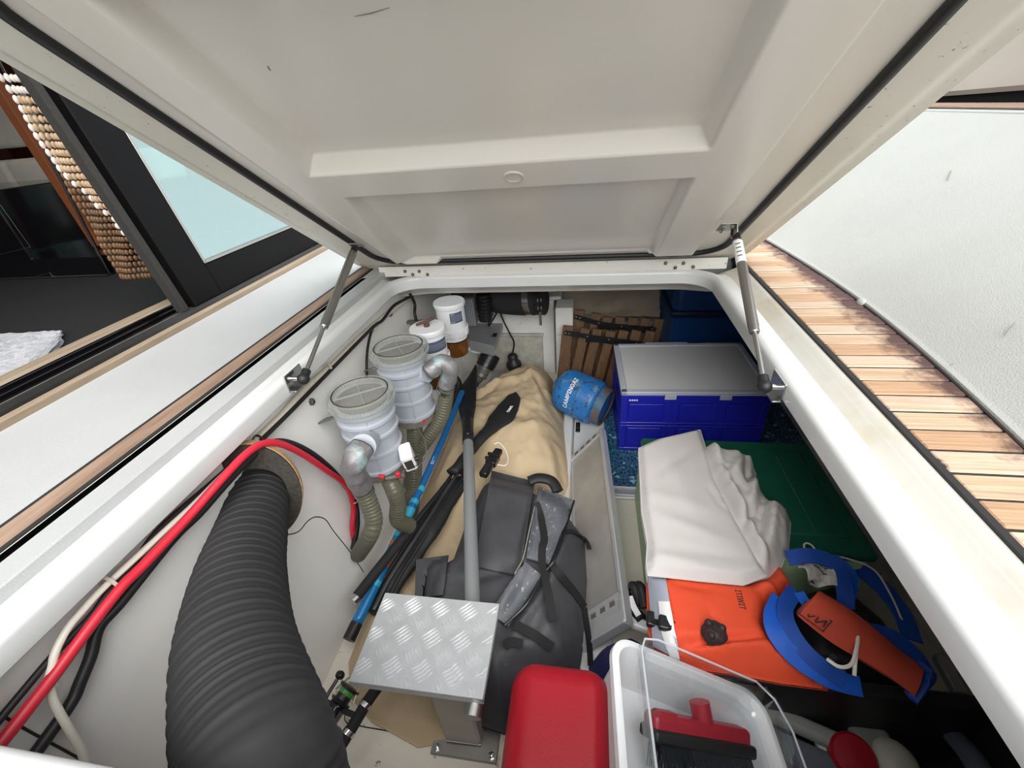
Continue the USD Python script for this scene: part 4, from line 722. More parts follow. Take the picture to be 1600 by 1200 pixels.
def bagH(x, y, d):
    h = (.018+.142*sstep(y, .70, 1.08))*np.sqrt(sstep(d, -.002, .03+.09*sstep(y, .6, .9)))
    return np.maximum(.003, h+sstep(d, 0, .05)*(folds(x, y, bf)*(.25+.75*sstep(y, .7, .9))+(.026*n2(x, y, 8)-.016*np.abs(n2(x, y, 16, 3, 4))*2)*(.3+.7*sstep(y, .7, .9))+.012*n2(x, y, 26, 3, 4)))
bag = pillow(bpoly, .002, bagH, .009); single('canvas_bag', bag, m_canvas, 'large beige canvas bag lying on the locker floor under the paddle', 'canvas bag', smooth=True); BS = Surf(bag, .1)
# ---- dark grey folded bag
GZ = .13
gpoly = zpoly([(768, 738), (838, 756), (897, 786), (917, 812), (921, 872), (916, 930), (910, 985), (902, 1032), (866, 1062), (820, 1082), (782, 1110), (735, 1095), (700, 1030), (640, 975), (645, 905), (652, 878), (690, 862), (714, 800), (738, 752)], GZ)
gf = zfold([((838, 775), (815, 900), .020, .008), ((815, 900), (775, 960), .018, .010), ((905, 800), (862, 905), .022, .012), ((862, 905), (800, 985), .018, .012), ((720, 905), (830, 880), -.006, .01), ((850, 960), (900, 1000), .012, .02), ((790, 1020), (890, 1010), -.014, .014), ((690, 880), (650, 960), -.012, .01), ((845, 1040), (900, 960), .010, .012)], .17)
def gbH(x, y, d):
    h = .138*np.sqrt(sstep(d, -.002, .075)); return np.maximum(.004, h*(.86+.14*sstep(y, .35, .6))+sstep(d, 0, .03)*(folds(x, y, gf)+.018*n2(x, y, 10, 3, 8)))
gb = pillow(gpoly, .028, gbH, .007); GS = Surf(gb, .12)
gt_ = thing('grey_bag', 'dark grey rubberised bag with black straps lying between the paddle and the aluminium panel', 'bag', gb.vertices.mean(0)*V(1, 1, 0))
part(gt_, 'body', gb, m_greybag, True)
def flap(P, z_off, n=16):
    """a flap: quad grid of pixels laid on the bag"""
    (a, b, c, d) = [V(*p) for p in P]; G = []
    for s in np.linspace(0, 1, n):
        r = []
        for t in np.linspace(0, 1, n):
            u = (a*(1-s)+b*s)*(1-t)+(d*(1-s)+c*s)*t; q_ = GS.px(*u)
            r.append(q_+V(0, 0, z_off) if q_ is not None else at(u[0], u[1], z=.13+z_off))
        G.append(r)
    return sheet(np.array(G), .004)
part(gt_, 'main_flap', flap([(769, 741), (836, 758), (812, 905), (742, 890)], .010), m_greybag, 50)
part(gt_, 'side_flap', flap([(842, 768), (897, 790), (858, 890), (822, 880)], .016), m_greybagl, 50)
part(gt_, 'side_flap', flap([(820, 885), (848, 905), (795, 985), (768, 965)], .012), m_greybagl, 50)
part(gt_, 'pocket_flap', flap([(652, 880), (702, 873), (694, 935), (650, 940)], .010), m_greybag, 50)
part(gt_, 'worn_edge', tube(GS.path([(843, 768), (836, 800), (827, 840), (818, 880), (805, 905)], 40, .018), .0016, 6), m_worn)
part(gt_, 'zip', tube(GS.path([(897, 790), (885, 830), (868, 880), (850, 905), (825, 950), (790, 985)], 60, .018), .0026, 6), m_blk)
part(gt_, 'roll_top', tube(spl([at(826, 752, z=.15), at(842, 747, z=.155), at(862, 752, z=.15), at(872, 768, z=.14)], 24), .016, 12, flat=.6), m_blkfab, True)
def strap(t, P, w, n=40, off=.014, S=None, mat=None, nm='strap'):
    q_ = (S or GS).path(P, n, off); return part(t, nm, ribbon(q_, w, .003, (0, -.35, 1)), mat or m_web)
strap(gt_, [(838, 795), (845, 815), (851, 850), (848, 865), (848, 890), (856, 930), (865, 980)], .016, off=.022); strap(gt_, [(852, 876), (875, 905), (900, 935), (913, 955)], .016, off=.016)
strap(gt_, [(805, 982), (835, 998), (863, 1018)], .017); strap(gt_, [(790, 1018), (800, 1012), (818, 1015)], .016, off=.02); strap(gt_, [(880, 836), (900, 838), (915, 850), (921, 864)], .010)
part(gt_, 'strap', ribbon(spl([at(913, 952, z=.13), at(918, 985, z=.09), at(921, 1010, z=.05), at(923, 1040, z=.03)], 24), .015, .003, nrm((1, -.6, .6))), m_web)
# ---- long black folded sleeve (sun shade) left of the bag
P = [(722, 742), (700, 775), (672, 820), (640, 870), (612, 915), (590, 960)]
sh = thing('black_sleeve', 'long black folded nylon sleeve lying beside the blue fishing rod', 'sleeve', at(650, 860, z=.02))
ctr = spl([at(u, v, z=.085-.008*k) for k, (u, v) in enumerate(P)], 40)
part(sh, 'sleeve', wob(tube(ctr, np.interp(np.linspace(0, 1, 40), [0, .1, .5, 1], [.03, .036, .034, .026]), 24, flat=.55), .012, 22, 5), m_blkfab, True)
for k, o_ in enumerate((-.022, -.004, .016)): part(sh, 'fold', tube(ctr+V(o_, .3*o_, .020-.004*abs(k-1)), .0055, 8, flat=.7), m_blkfab if k != 1 else m_sheen, True)
part(sh, 'mouth', lathe([(.024, 0), (.034, -.004), (.036, -.02), (.030, -.022)], ctr[0]+V(0, 0, .004), ctr[0]-ctr[2], 20), m_blkfab)
# ---- paddle
pd = thing('paddle', 'paddle with a grey shaft and a black blade lying across the bags', 'paddle', at(735, 760, z=.2))
s0, s1 = at(731, 676, z=.205), at(739, 960, z=.238); part(pd, 'shaft', cyl(s0-(s1-s0)*.02, s1, .0145, 22), m_shaft)
part(pd, 'sleeve', cyl(s0-(s1-s0)*.12, s0+(s1-s0)*.04, .0165, 20), m_blk)
bl = [(743.5, 573, .168, .004), (738, 589, .170, .017), (731, 607, .175, .0315), (730, 625, .180, .032), (730, 642, .187, .029), (730.5, 657, .194, .020), (731, 674, .203, .0165), (731, 692, .208, .0160)]
cl = np.array([at(u, v, z=z) for u, v, z, w in bl]); wd = [b[3] for b in bl]; dp2 = nrm(cl[-1]-cl[0]); sx = nrm(np.cross(dp2, (0, -.3, 1)))
R_ = []
for k, (c, w) in enumerate(zip(spl(cl, 30), np.interp(np.linspace(0, 1, 30), np.linspace(0, 1, 8), wd))):
    th = .004+.011*sstep(k, 14, 28); nn = nrm(np.cross(sx, dp2)); a = np.linspace(0, 2*math.pi, 20, False)
    R_.append([c+sx*w*math.cos(x)+nn*(th*math.sin(x)+.006*(1-math.cos(x)**2)*(k < 20)) for x in a])
part(pd, 'blade', loft(R_), m_bladeb, True)
# ---- second blade in a printed black cover
fv = thing('blade_cover', 'black zip cover with small white lettering lying on the beige bag', 'cover', at(785, 650, z=.16))
cp_ = [at(u, v, z=z) for u, v, z in ((806, 616, .165), (797, 632, .168), (784, 652, .172), (768, 668, .176), (752, 684, .178), (738, 700, .176), (722, 722, .172), (706, 738, .166))]
wd2 = np.interp(np.linspace(0, 1, 44), [0, .05, .2, .36, .45, .52, .62, 1], [.008, .024, .036, .040, .026, .023, .019, .016]); cc = spl(cp_, 44); dd2 = nrm(cc[20]-cc[0]); sx2 = nrm(np.cross(dd2, (0, -.2, 1)))
fvm = loft([[c+sx2*(w*math.cos(x)+(.012 if 8 < k < 18 else 0)*(math.cos(x) < 0)*0)+nrm(np.cross(sx2, dd2))*(.011*math.sin(x)) for x in np.linspace(0, 2*math.pi, 20, False)] for k, (c, w) in enumerate(zip(cc, wd2))])
part(fv, 'cover', wob(fvm, .006, 45, 2), m_blkfab, True)
tm = meshkit.text_mesh('CMMIL', .0085, .0006, True); tv = tm.vertices; tc = at(796, 640, z=.186); te = nrm(sx2*0-dd2); tu = nrm(np.cross(np.cross(sx2, dd2), te)); tn = nrm(np.cross(te, tu))
if tn[2] < 0: tn = -tn
part(fv, 'lettering', trimesh.Trimesh(tc+te*(tv[:, :1]-tv[:, 0].mean())+np.cross(tn, te)*(tv[:, 1:2]-.004)+tn*tv[:, 2:3], tm.faces, process=False), m_white)
# ---- black buckle clip with a thin wire loop
bk = thing('rod_clamp', 'shiny black buckle clamp with a thin wire loop above the grey bag', 'clamp', at(770, 712, z=.17))
a, b = at(755, 742, z=.19), at(781, 702, z=.19); d = nrm(b-a); sxx = nrm(np.cross(d, (0, 0, 1)))
part(bk, 'body', [rbox(a+(b-a)*.2, (d, sxx, np.cross(sxx, d)), (.026, .012, .010), .007), rbox(a+(b-a)*.55, (d, sxx, np.cross(sxx, d)), (.02, .015, .011), .006), rbox(a+(b-a)*.82, (d, sxx, np.cross(sxx, d)), (.016, .012, .009), .006)], m_gloss2)
for f in (.5, .66): part(bk, 'lever', [cyl(a+(b-a)*f-sxx*.018+V(0, 0, .010), a+(b-a)*f+sxx*.018+V(0, 0, .010), .005, 10)], m_gloss2)
part(bk, 'wire_loop', tube(spl([at(772, 694, z=.2), at(780, 692, z=.2), at(789, 702, z=.195), at(794, 716, z=.19), at(790, 727, z=.19), at(777, 726, z=.19)], 30), .0014, 6), m_cablew)
# ---- fishing rods and reel
def rod(P, n): return spl([at(u, v, z=z) for u, v, z in P], n)
br = thing('blue_fishing_rod', 'blue telescopic fishing rod with cyan and orange rings along the left wall', 'fishing rod', at(620, 830, z=.1))
rp = rod([(545, 1000, .06), (590, 905, .085), (640, 800, .12), (690, 690, .165), (722, 612, .195)], 60)
part(br, 'butt_cap', tube(rp[:4], .0138, 14), m_rubber); part(br, 'handle', tube(rp[3:22], np.linspace(.0128, .0116, 19), 16), m_rodblue, True); part(br, 'blank', tube(rp[21:], np.linspace(.0105, .0090, 39), 16), m_rodblue2, True)
for k, i in enumerate((10, 14, 16, 18, 20, 22, 24, 25, 27, 30)):
    part(br, 'ring', tube(rp[i:i+2], .0128, 14), (m_cyan, m_orange)[k % 2] if i < 24 else m_cyan)
tm = meshkit.text_mesh('CAPOL', .007, .0006, True); tv = tm.vertices; te = nrm(rp[44]-rp[38]); vn = nrm(CP-rp[41]); vn = nrm(vn-te*(vn@te)); tu = np.cross(vn, te)
part(br, 'lettering', trimesh.Trimesh(rp[36]+vn*.0093+te*tv[:, :1]+tu*(tv[:, 1:2]-.0035)+vn*tv[:, 2:3]*1.0, tm.faces, process=False), m_white)
kr = thing('black_fishing_rod', 'black fishing rod with a steel butt ring crossing under the blue rod', 'fishing rod', at(640, 830, z=.1))
kp = rod([(553, 938, .115), (600, 878, .120), (650, 815, .13), (688, 768, .14)], 40)
part(kr, 'grip', tube(kp[:24], .0118, 14), m_foamgrip, True); part(kr, 'blank', tube(kp[23:], np.linspace(.008, .007, 17), 12), m_blk, True); part(kr, 'butt_ring', tube([kp[0]-(kp[1]-kp[0])*.5, kp[1]], .0126, 14), m_steel); 
fr_ = thing('reel_rod', 'black rod handle with silver rings holding a black and green reel under the metal step', 'fishing rod', at(560, 1120, z=.05))
fp = rod([(520, 1185, .075), (548, 1140, .085), (575, 1095, .095), (600, 1060, .105), (640, 1000, .12)], 50)
part(fr_, 'grip', tube(fp, .0105, 14), m_foamgrip, True)
for i in (9, 20): part(fr_, 'silver_ring', tube(fp[i:i+3], .0118, 14), m_steel)
rc = at(538, 1088, z=.10); rl = thing('fishing_reel', 'black and green spinning reel tucked between the wall and the metal step', 'fishing reel', rc)
rx = nrm(fp[30]-fp[10]); rs = nrm(np.cross(rx, (0, 0, 1)))
part(rl, 'spool', lathe([(0, -.016), (.018, -.016), (.020, -.012), (.014, -.010), (.014, .006), (.020, .008), (.021, .013), (0, .015)], rc+rx*.004, rx, 24), m_blk); part(rl, 'spool_line', lathe([(.0148, -.009), (.0155, -.006), (.0155, .003), (.0148, .005)], rc+rx*.012, rx, 24), m_green)
part(rl, 'body', [rbox(rc-rx*.026, (rx, rs, np.cross(rs, rx)), (.018, .014, .016), .009), sphere(rc-rx*.040+V(-.006, 0, -.01), .014, 2, (1, 1.2, 1))], m_gloss2); part(rl, 'trim', rbox(rc-rx*.05+V(-.008, -.006, -.014), (rx, rs, np.cross(rs, rx)), (.010, .010, .005), .004), m_green)
part(rl, 'foot', bar(rc-rx*.02, fp[16], .009, .008), m_blk); part(rl, 'bail', tube(spl([rc+rs*.024, rc+rx*.03+rs*.012, rc+rx*.036, rc+rx*.03-rs*.012, rc-rs*.024], 30), .0017, 6), m_steelb); part(rl, 'handle', [tube(spl([rc-rx*.02-rs*.015, rc-rx*.02-rs*.03, rc-rs*.034+rx*.012], 16), .0035, 8), rbox(rc-rs*.034+rx*.02, np.eye(3), (.008, .007, .008), .006)], m_blk)
part(rl, 'line', tube(spl([at(540, 1112, z=.05), at(539, 1125, z=.02), at(548, 1134, z=.03)], 20), .0010, 5), m_gap)
# ---- aluminium tread step on a pedestal
SZ = .29; sc_ = [at(u, v, z=SZ) for u, v in ((598, 928), (782, 945), (758, 1091), (544, 1061))]; s_o = sum(sc_)/4; se = nrm(sc_[1]-sc_[0]+sc_[2]-sc_[3]); sv = np.cross((0, 0, 1), se); sw, sd_ = .104, .072
stp = thing('tread_step', 'aluminium chequer plate step on a square pedestal bolted to the floor', 'step', (s_o[0], s_o[1], 0))
def sb(x0, x1, y0, y1, z0, z1, b=.001): return obox(s_o+se*(x0+x1)/2+sv*(y0+y1)/2+V(0, 0, (z0+z1)/2), (se, sv, V(0, 0, 1)), (abs(x1-x0)/2, abs(y1-y0)/2, abs(z1-z0)/2), b)
part(stp, 'plate', [sb(-sw, sw, -sd_, sd_, -.003, 0), sb(-sw, sw, -sd_, -sd_+.003, -.016, -.0005), sb(sw-.003, sw, -sd_, sd_, -.012, -.0005), sb(-sw, -sw+.003, -sd_, sd_, -.012, -.0005)], m_tread)
bars = []; K = .0245
for i in range(-5, 6):
    for j in range(-4, 5):
        if (i+j) % 2: continue
        a = math.radians(42 if i % 2 == 0 else -52); l = V(math.cos(a), math.sin(a)); p = V(-l[1], l[0])
        for k in range(-2, 3):
            c = V(i*K+.004, j*K+.004)+p*k*.0056; hl = .0140; mx = max(abs(c[0])+hl*abs(l[0])-sw, abs(c[1])+hl*abs(l[1])-sd_)
            if abs(c[0]) > sw-.003 or abs(c[1]) > sd_-.003: continue
            if mx > 0: hl = max(.003, hl-mx/max(abs(l[0]), abs(l[1]))*1.2)
            Q = [c-l*hl, c+p*.0016, c+l*hl, c-p*.0016]
            bars.append(hull([s_o+se*q_[0]+sv*q_[1] for q_ in Q]+[s_o+se*q_[0]+sv*q_[1]+V(0, 0, .0017) for q_ in (c-l*hl*.6, c+l*hl*.6)]))
part(stp, 'tread_bars', trimesh.util.concatenate(bars), m_treadb, False, kind='stuff')
bp = sum(at(u, v, z=0) for u, v in ((675, 1175), (770, 1195), (782, 1118), (700, 1105)))/4
part(stp, 'base_plate', obox(bp+V(0, 0, .004), (se, sv, V(0, 0, 1)), (.062, .040, .004), .001), m_steelb)
part(stp, 'post', obox(V(bp[0]-.004, bp[1]+.006, .14), (se, sv, V(0, 0, 1)), (.034, .024, .137), .004), m_post)
part(stp, 'weld', tube([V(bp[0]-.036, bp[1]-.018, .010), V(bp[0]+.03, bp[1]-.016, .010)], .0035, 8), m_steelb)
part(stp, 'lock_knob', cyl(s_o+se*.088-sv*.066+V(0, 0, -.026), s_o+se*.088-sv*.086+V(0, 0, -.028), .013, 20), m_steelb)
for x, y in ((-.052, -.03), (.052, -.03), (.052, .03), (-.052, .03)): part(stp, 'bolt', lathe([(.0075, 0), (.0075, .001), (.0055, .001), (.0055, .005), (.003, .0065), (0, .0066)], bp+se*x+sv*y+V(0, 0, .008), (0, 0, 1), 6), m_steel)
# ---- aluminium panel leaning along the beam
pA, pB = at(893, 714, z=.015), at(941, 671, z=.135); pD = at(981, 976, z=.135); pl_l = nrm(pD-pB); pw = pB-pA; pw_ = np.linalg.norm(pw); pwn = nrm(pw-pl_l*(pw@pl_l)); LL = np.linalg.norm(pD-pB); pn_ = nrm(np.cross(pwn, pl_l))
if pn_[2] < 0: pn_ = -pn_
ap = thing('aluminium_panel', 'framed aluminium panel with stepped ends leaning against the white beam', 'panel', pA*V(1, 1, 0))
def apb(a0, a1, w0, w1, n0, n1, b=.001): return obox(pA+pl_l*(a0+a1)/2+pwn*(w0+w1)/2+pn_*(n0+n1)/2, (pl_l, pwn, pn_), (abs(a1-a0)/2, abs(w1-w0)/2, abs(n1-n0)/2), b)
WP = pw_*.98
part(ap, 'sheet', apb(.02, LL-.055, 0, WP-.004, -.004, 0), m_alusheet)
part(ap, 'side_frame', apb(-.002, LL, WP-.008, WP+.004, -.016, .006, .002), m_alu); part(ap, 'side_frame', apb(-.002, LL, -.004, .006, -.016, .004, .002), m_alu)
part(ap, 'end_profile', [apb(0, .022, 0, WP, -.010, .004, .001), apb(.018, .024, 0, WP, .0, .006, .001)], m_alu)
part(ap, 'end_profile', [apb(LL-.066, LL-.058, 0, WP, -.004, .006, .001), apb(LL-.058, LL-.03, 0, WP, -.012, .001, .001), apb(LL-.03, LL, 0, WP, -.006, .004, .001), apb(LL-.006, LL+.002, 0, WP, -.016, .007, .001)], m_alu)
for f in (.2, .4, .6, .8): part(ap, 'rivet_slot', apb(LL-.056, LL-.046, WP*f-.010, WP*f+.006, .001, .0026, .0005), m_dull); part(ap, 'rivet_slot', apb(.006, .016, WP*f-.008, WP*f+.008, .004, .0055, .0005), m_dull)
# ---- green tote, cloth, vest, straps
tt = thing('green_tote', 'translucent green tote with a dark green lid under the grey cloth', 'tote', (.35, .78, 0))
part(tt, 'body', rbox((.352, .775, .105), np.eye(3), (.205, .175, .105), .03), m_gtote); 
lidc = V(.355, .782, .222); part(tt, 'lid', [rbox(lidc, np.eye(3), (.205, .168, .012), .011), rbox(lidc+V(.07, 0, .010), np.eye(3), (.10, .13, .006), .005)], m_glid)
for k in (-1, 1): part(tt, 'lid_ridge', rbox(lidc+V(.075+k*.035, -.01, .014), np.eye(3), (.003, .115, .0035), .003), m_glid)
part(tt, 'handle', rbox((.146, .70, .18), np.eye(3), (.008, .05, .014), .006), m_gtote)
TZ = .275
tp = zpoly([(998, 690), (1030, 676), (1096, 661), (1112, 696), (1150, 699), (1172, 704), (1187, 724), (1184, 745), (1206, 768), (1213, 780), (1236, 786), (1243, 800), (1240, 840), (1228, 872), (1205, 900), (1165, 908), (1100, 902), (1045, 896), (1013, 893), (1010, 872), (1012, 840), (1003, 790)], TZ)
tf = zfold([((1098, 664), (1122, 745), .022, .010), ((1122, 745), (1180, 850), .024, .010), ((1180, 850), (1200, 892), .018, .010), ((1135, 760), (1175, 712), .018, .012), ((1160, 710), (1175, 790), -.02, .010), ((1178, 740), (1172, 800), .024, .010), ((1190, 770), (1185, 850), -.022, .010), ((1175, 800), (1160, 830), -.02, .008), ((1205, 780), (1205, 850), .016, .012), ((1015, 868), (1060, 890), -.016, .008), ((1020, 860), (1120, 885), .010, .014), ((1010, 760), (1120, 740), .008, .025), ((1040, 700), (1060, 800), .008, .03), ((1225, 800), (1235, 850), .014, .014), ((1110, 755), (1120, 800), -.008, .014)], TZ)
_fl = np.array([at(u, v, z=.285) for u, v in ((1202, 892), (1180, 850), (1150, 798), (1122, 745), (1096, 663))]); _fl = _fl[np.argsort(_fl[:, 1])]
def tH(x, y, d):
    k = sstep(x-np.interp(y, _fl[:, 1], _fl[:, 0]), -.03, .015); h = (.030+.024*k)*np.sqrt(sstep(d, -.002, .05)); return np.maximum(.003, h+sstep(d, 0, .02)*(k*(folds(x, y, tf)*1.1+.016*n2(x, y, 11, 3, 3)+.022*(.25-np.abs(n2(x, y, 24, 2, 9))))))
cl_ = pillow(tp, .240, tH, .0055)
up_ = zpoly([(998, 692), (1030, 678), (1096, 663), (1108, 700), (1122, 745), (1150, 798), (1180, 850), (1202, 892), (1165, 906), (1100, 900), (1045, 894), (1013, 891), (1010, 872), (1012, 840), (1003, 790)], .292)
uf = zfold([((1015, 872), (1060, 893), -.010, .006), ((1016, 860), (1110, 880), .007, .012), ((1000, 760), (1110, 790), .005, .02), ((1040, 700), (1085, 800), .006, .022), ((1110, 755), (1135, 790), -.008, .008), ((1120, 770), (1165, 800), .006, .006), ((1090, 690), (1020, 740), -.004, .014), ((1030, 800), (1140, 840), .006, .016), ((1060, 850), (1180, 870), -.004, .012)], .3)
def uH(x, y, d): return np.maximum(.002, .016*sstep(d, -.002, .016)+sstep(d, 0, .02)*(folds(x, y, uf)*.7+.006*n2(x, y, 7, 2, 5)))
gc_ = thing('grey_cloth', 'pale grey folded cloth lying on the green tote', 'cloth', cl_.vertices.mean(0)*V(1, 1, 0)+V(0, 0, .24))
part(gc_, 'crumpled_layer', cl_, m_cloth, True); part(gc_, 'folded_layer', pillow(up_, .274, uH, .0055), m_cloth, 50)
VZ = .245
vp = zpoly([(1010, 904), (1045, 897), (1105, 903), (1160, 910), (1195, 898), (1216, 874), (1232, 898), (1246, 922), (1222, 946), (1205, 962), (1202, 985), (1222, 1015), (1262, 1045), (1302, 1072), (1225, 1062), (1150, 1048), (1085, 1040), (1062, 1036), (1035, 1030), (1014, 985)], VZ)
vf = zfold([((1060, 1000), (1200, 990), -.016, .006), ((1060, 1008), (1210, 998), .008, .008), ((1110, 950), (1130, 985), -.007, .008), ((1190, 905), (1240, 930), .010, .006), ((1185, 920), (1235, 945), -.008, .006), ((1045, 905), (1120, 915), -.008, .010), ((1240, 1040), (1180, 1010), -.007, .010)], .28)
def vH(x, y, d): return np.maximum(.004, .046*np.sqrt(sstep(d, -.002, .035))+sstep(d, 0, .02)*(folds(x, y, vf)+.008*n2(x, y, 14, 3, 6)))
vest = pillow(vp, .228, vH, .005); VS = Surf(vest, .25); lj = thing('orange_buoyancy_vest', 'orange and grey buoyancy vest with black buckles lying in front of the grey cloth', 'life jacket', vest.vertices.mean(0)*V(1, 1, 0)+V(0, 0, .228))
part(lj, 'front_panel', vest, m_orangefab, True)
def vflap(P, off, n=12, th=.003):
    (a, b, c, d) = [V(*p) for p in P]; G = []
    for s in np.linspace(0, 1, n):
        r = []
        for t in np.linspace(0, 1, n):
            u = (a*(1-s)+b*s)*(1-t)+(d*(1-s)+c*s)*t; q_ = VS.px(*u); r.append(q_+V(0, 0, off) if q_ is not None else at(u[0], u[1], z=.235+off))
        G.append(r)
    return sheet(np.array(G), th)
part(lj, 'grey_side', vflap([(1013, 902), (1040, 904), (1062, 1034), (1022, 1012)], .004), m_greyfab, 50)
part(lj, 'care_label', vflap([(1030, 944), (1046, 945), (1056, 1000), (1034, 985)], .0065), m_white, 50); part(lj, 'white_webbing', vflap([(1033, 985), (1050, 992), (1061, 1032), (1046, 1030)], .007), m_white, 50)
part(lj, 'piping', tube(VS.path([(1040, 903), (1046, 940), (1053, 985), (1062, 1032)], 30, .004), .0022, 6), m_orangefab)
def vbuckle(u, v, w, h): 
    q_ = VS.px(u, v); q_ = q_ if q_ is not None else at(u, v, z=.25); return rbox(q_+V(0, 0, .007), (nrm((1, -.15, 0)), nrm((.15, 1, 0)), (0, 0, 1)), (w, h, .006), .004)
part(lj, 'buckle', [vbuckle(1020, 972, .011, .013), vbuckle(1040, 978, .012, .012)], m_blk); part(lj, 'buckle', vbuckle(1029, 897, .008, .006), m_blk)
part(lj, 'side_strap', ribbon(VS.path([(1014, 970), (1030, 975), (1050, 982)], 12, .008), .017, .003, (0, 0, 1)), m_web)
kq = VS.px(1114, 993); part(lj, 'knob', [wob(sphere(kq+V(0, 0, .008), .019, 3, (1, 1, .7)), .012, 60, 4), *[sphere(kq+V(.012*math.cos(a), .012*math.sin(a), .017), .0065, 1) for a in (.3, 2.2, 4.1)]], m_knob)
tm = meshkit.text_mesh('ITIWIT', .0095, .0005); tv = tm.vertices; ta, tb_ = VS.px(1152, 922), VS.px(1160, 952); te = nrm(tb_-ta); tn = V(0, 0, 1); tu = nrm(np.cross(tn, te))
ln_ = np.linalg.norm(tb_-ta); k_ = ln_/(tv[:, 0].max()-tv[:, 0].min())
tp_ = ta+te*(tv[:, :1]*k_)+tu*(tv[:, 1:2]-.004); zz = np.array([VS.ri.intersects_location([[p[0], p[1], 1]], [[0, 0, -1]], multiple_hits=False)[0][0][2] for p in tp_]) if 0 else np.array([VS.down(p) for p in tp_])
part(lj, 'lettering', trimesh.Trimesh(np.c_[tp_[:, :2], zz+.0006+tv[:, 2]], tm.faces, process=False), m_gap)
# blue harness vest with an orange patch
hv = thing('blue_harness', 'blue webbing life harness with an orange-red collar and white cords', 'life harness', at(1300, 980, z=.22))
def px3(P, n): return spl([at(u, v, z=z) for u, v, z in P], n)
UPN = nrm((0, -.45, 1))
part(hv, 'webbing', ribbon(px3([(1218, 935, .285), (1207, 962, .288), (1212, 990, .285), (1240, 1025, .275), (1285, 1055, .265), (1315, 1066, .256), (1345, 1073, .248)], 50), .026, .003, UPN), m_bluew)
part(hv, 'webbing', ribbon(px3([(1242, 922, .285), (1226, 952, .290), (1238, 990, .285), (1270, 1030, .275), (1318, 1062, .262)], 40), .024, .003, UPN), m_bluew2)
part(hv, 'webbing', ribbon(px3([(1248, 926, .287), (1262, 945, .285), (1292, 968, .275), (1320, 985, .262)], 30), .016, .003, UPN), m_bluew)
part(hv, 'webbing', ribbon(px3([(1230, 872, .27), (1262, 868, .275), (1292, 874, .272), (1312, 892, .27), (1320, 925, .262), (1322, 950, .25)], 40), .026, .003, UPN), m_bluew2)
part(hv, 'webbing', ribbon(px3([(1300, 870, .25), (1330, 900, .25), (1322, 945, .245)], 30), .020, .003, UPN), m_bluew)
part(hv, 'webbing', ribbon(px3([(1345, 985, .25), (1395, 1000, .245), (1430, 1030, .235), (1448, 1062, .22)], 30), .030, .003, UPN), m_bluew2)
part(hv, 'webbing', ribbon(px3([(1340, 885, .2), (1380, 920, .2), (1410, 960, .2), (1425, 1000, .2)], 30), .03, .003, UPN), m_bluew2)
def px_sheet(P, z, n, th=.004):
    (a, b, c, d) = [V(*p) for p in P]; G = []
    for s in np.linspace(0, 1, n):
        r = []
        for t in np.linspace(0, 1, n):
            u = (a*(1-s)+b*s)*(1-t)+(d*(1-s)+c*s)*t; zc = z[0]*(1-s)+z[1]*s; q_ = at(u[0], u[1], z=zc); r.append(q_+V(0, 0, .012*math.sin(math.pi*t)+.006*math.sin(5*s+3*t)))
        G.append(r)
    return sheet(np.array(G), th)
part(hv, 'collar', px_sheet([(1278, 935), (1440, 1050), (1420, 1086), (1244, 958)], (.290, .250), 20, .012), m_orangered, 50)
part(hv, 'collar_tip', px_sheet([(1440, 1048), (1450, 1058), (1430, 1092), (1418, 1087)], (.250, .246), 6, .012), m_bluew2, 50)
eq = at(1272, 963, z=.304); e1 = nrm(at(1440, 1050, z=.29)-at(1278, 935, z=.29)); e2 = nrm(np.cross((0, 0, 1), e1)); em = []
for x0, x1, y0, y1 in ((-.020, .020, -.014, -.0125), (-.020, .020, .0125, .014), (-.020, -.0185, -.014, .014), (.0185, .020, -.014, .014)): em.append(obox(eq+e1*(x0+x1)/2+e2*(y0+y1)/2, (e1, e2, (0, 0, 1)), (abs(x1-x0)/2, abs(y1-y0)/2, .0004), .0001))
for k in (-1, 0, 1): em += [bar(eq+e1*(k*.011-.005)-e2*.008, eq+e1*(k*.011+.004)+e2*.008, .0018, .0008), bar(eq+e1*(k*.011+.004)+e2*.008, eq+e1*(k*.011+.005)-e2*.006, .0018, .0008)]
part(hv, 'printed_emblem', em, m_gap); lq = at(1300, 1030, z=.286)
part(hv, 'print_mark', [bar(lq+e2*(.004*k)-e1*.004, lq+e2*(.004*k)+e1*.004, .0016, .0008) for k in range(3)], m_gap)
for P in ([(1292, 1030, .285), (1312, 1042, .288), (1330, 1038, .29), (1338, 1015, .292), (1340, 992, .29), (1330, 984, .285)], [(1338, 1015, .292), (1336, 1040, .288), (1335, 1056, .28)]): part(hv, 'white_cord', tube(px3(P, 30), .0028, 8), m_cablew, True)
part(hv, 'dark_lining', pillow(zpoly([(1240, 900), (1320, 880), (1420, 960), (1450, 1060), (1350, 1075), (1240, 1030)], .2), .11, lambda x, y, d: .085*np.sqrt(sstep(d, 0, .05))+.01*n2(x, y, 20), .01), m_blkfab, True)
part(hv, 'camouflage_panel', px_sheet([(1248, 888), (1298, 885), (1305, 918), (1262, 912)], (.262, .258), 8, .004), m_camo, 50)
part(hv, 'buckle', [rbox(at(1335, 968, z=.262), np.eye(3), (.016, .010, .008), .004), rbox(at(1318, 962, z=.262), np.eye(3), (.008, .008, .008), .004)], m_blk)
cd = thing('white_cord_loop', 'thin pale cord with a small loop lying on the dark green lid', 'cord', at(1263, 856, z=.24))
lp_ = at(1264, 857, z=.245); part(cd, 'loop', tube(spl([lp_+V(.0085*math.cos(a), .0105*math.sin(a), .002) for a in np.linspace(-2.2, 3.9, 24)], 50), .0018, 8), m_cablew, True)
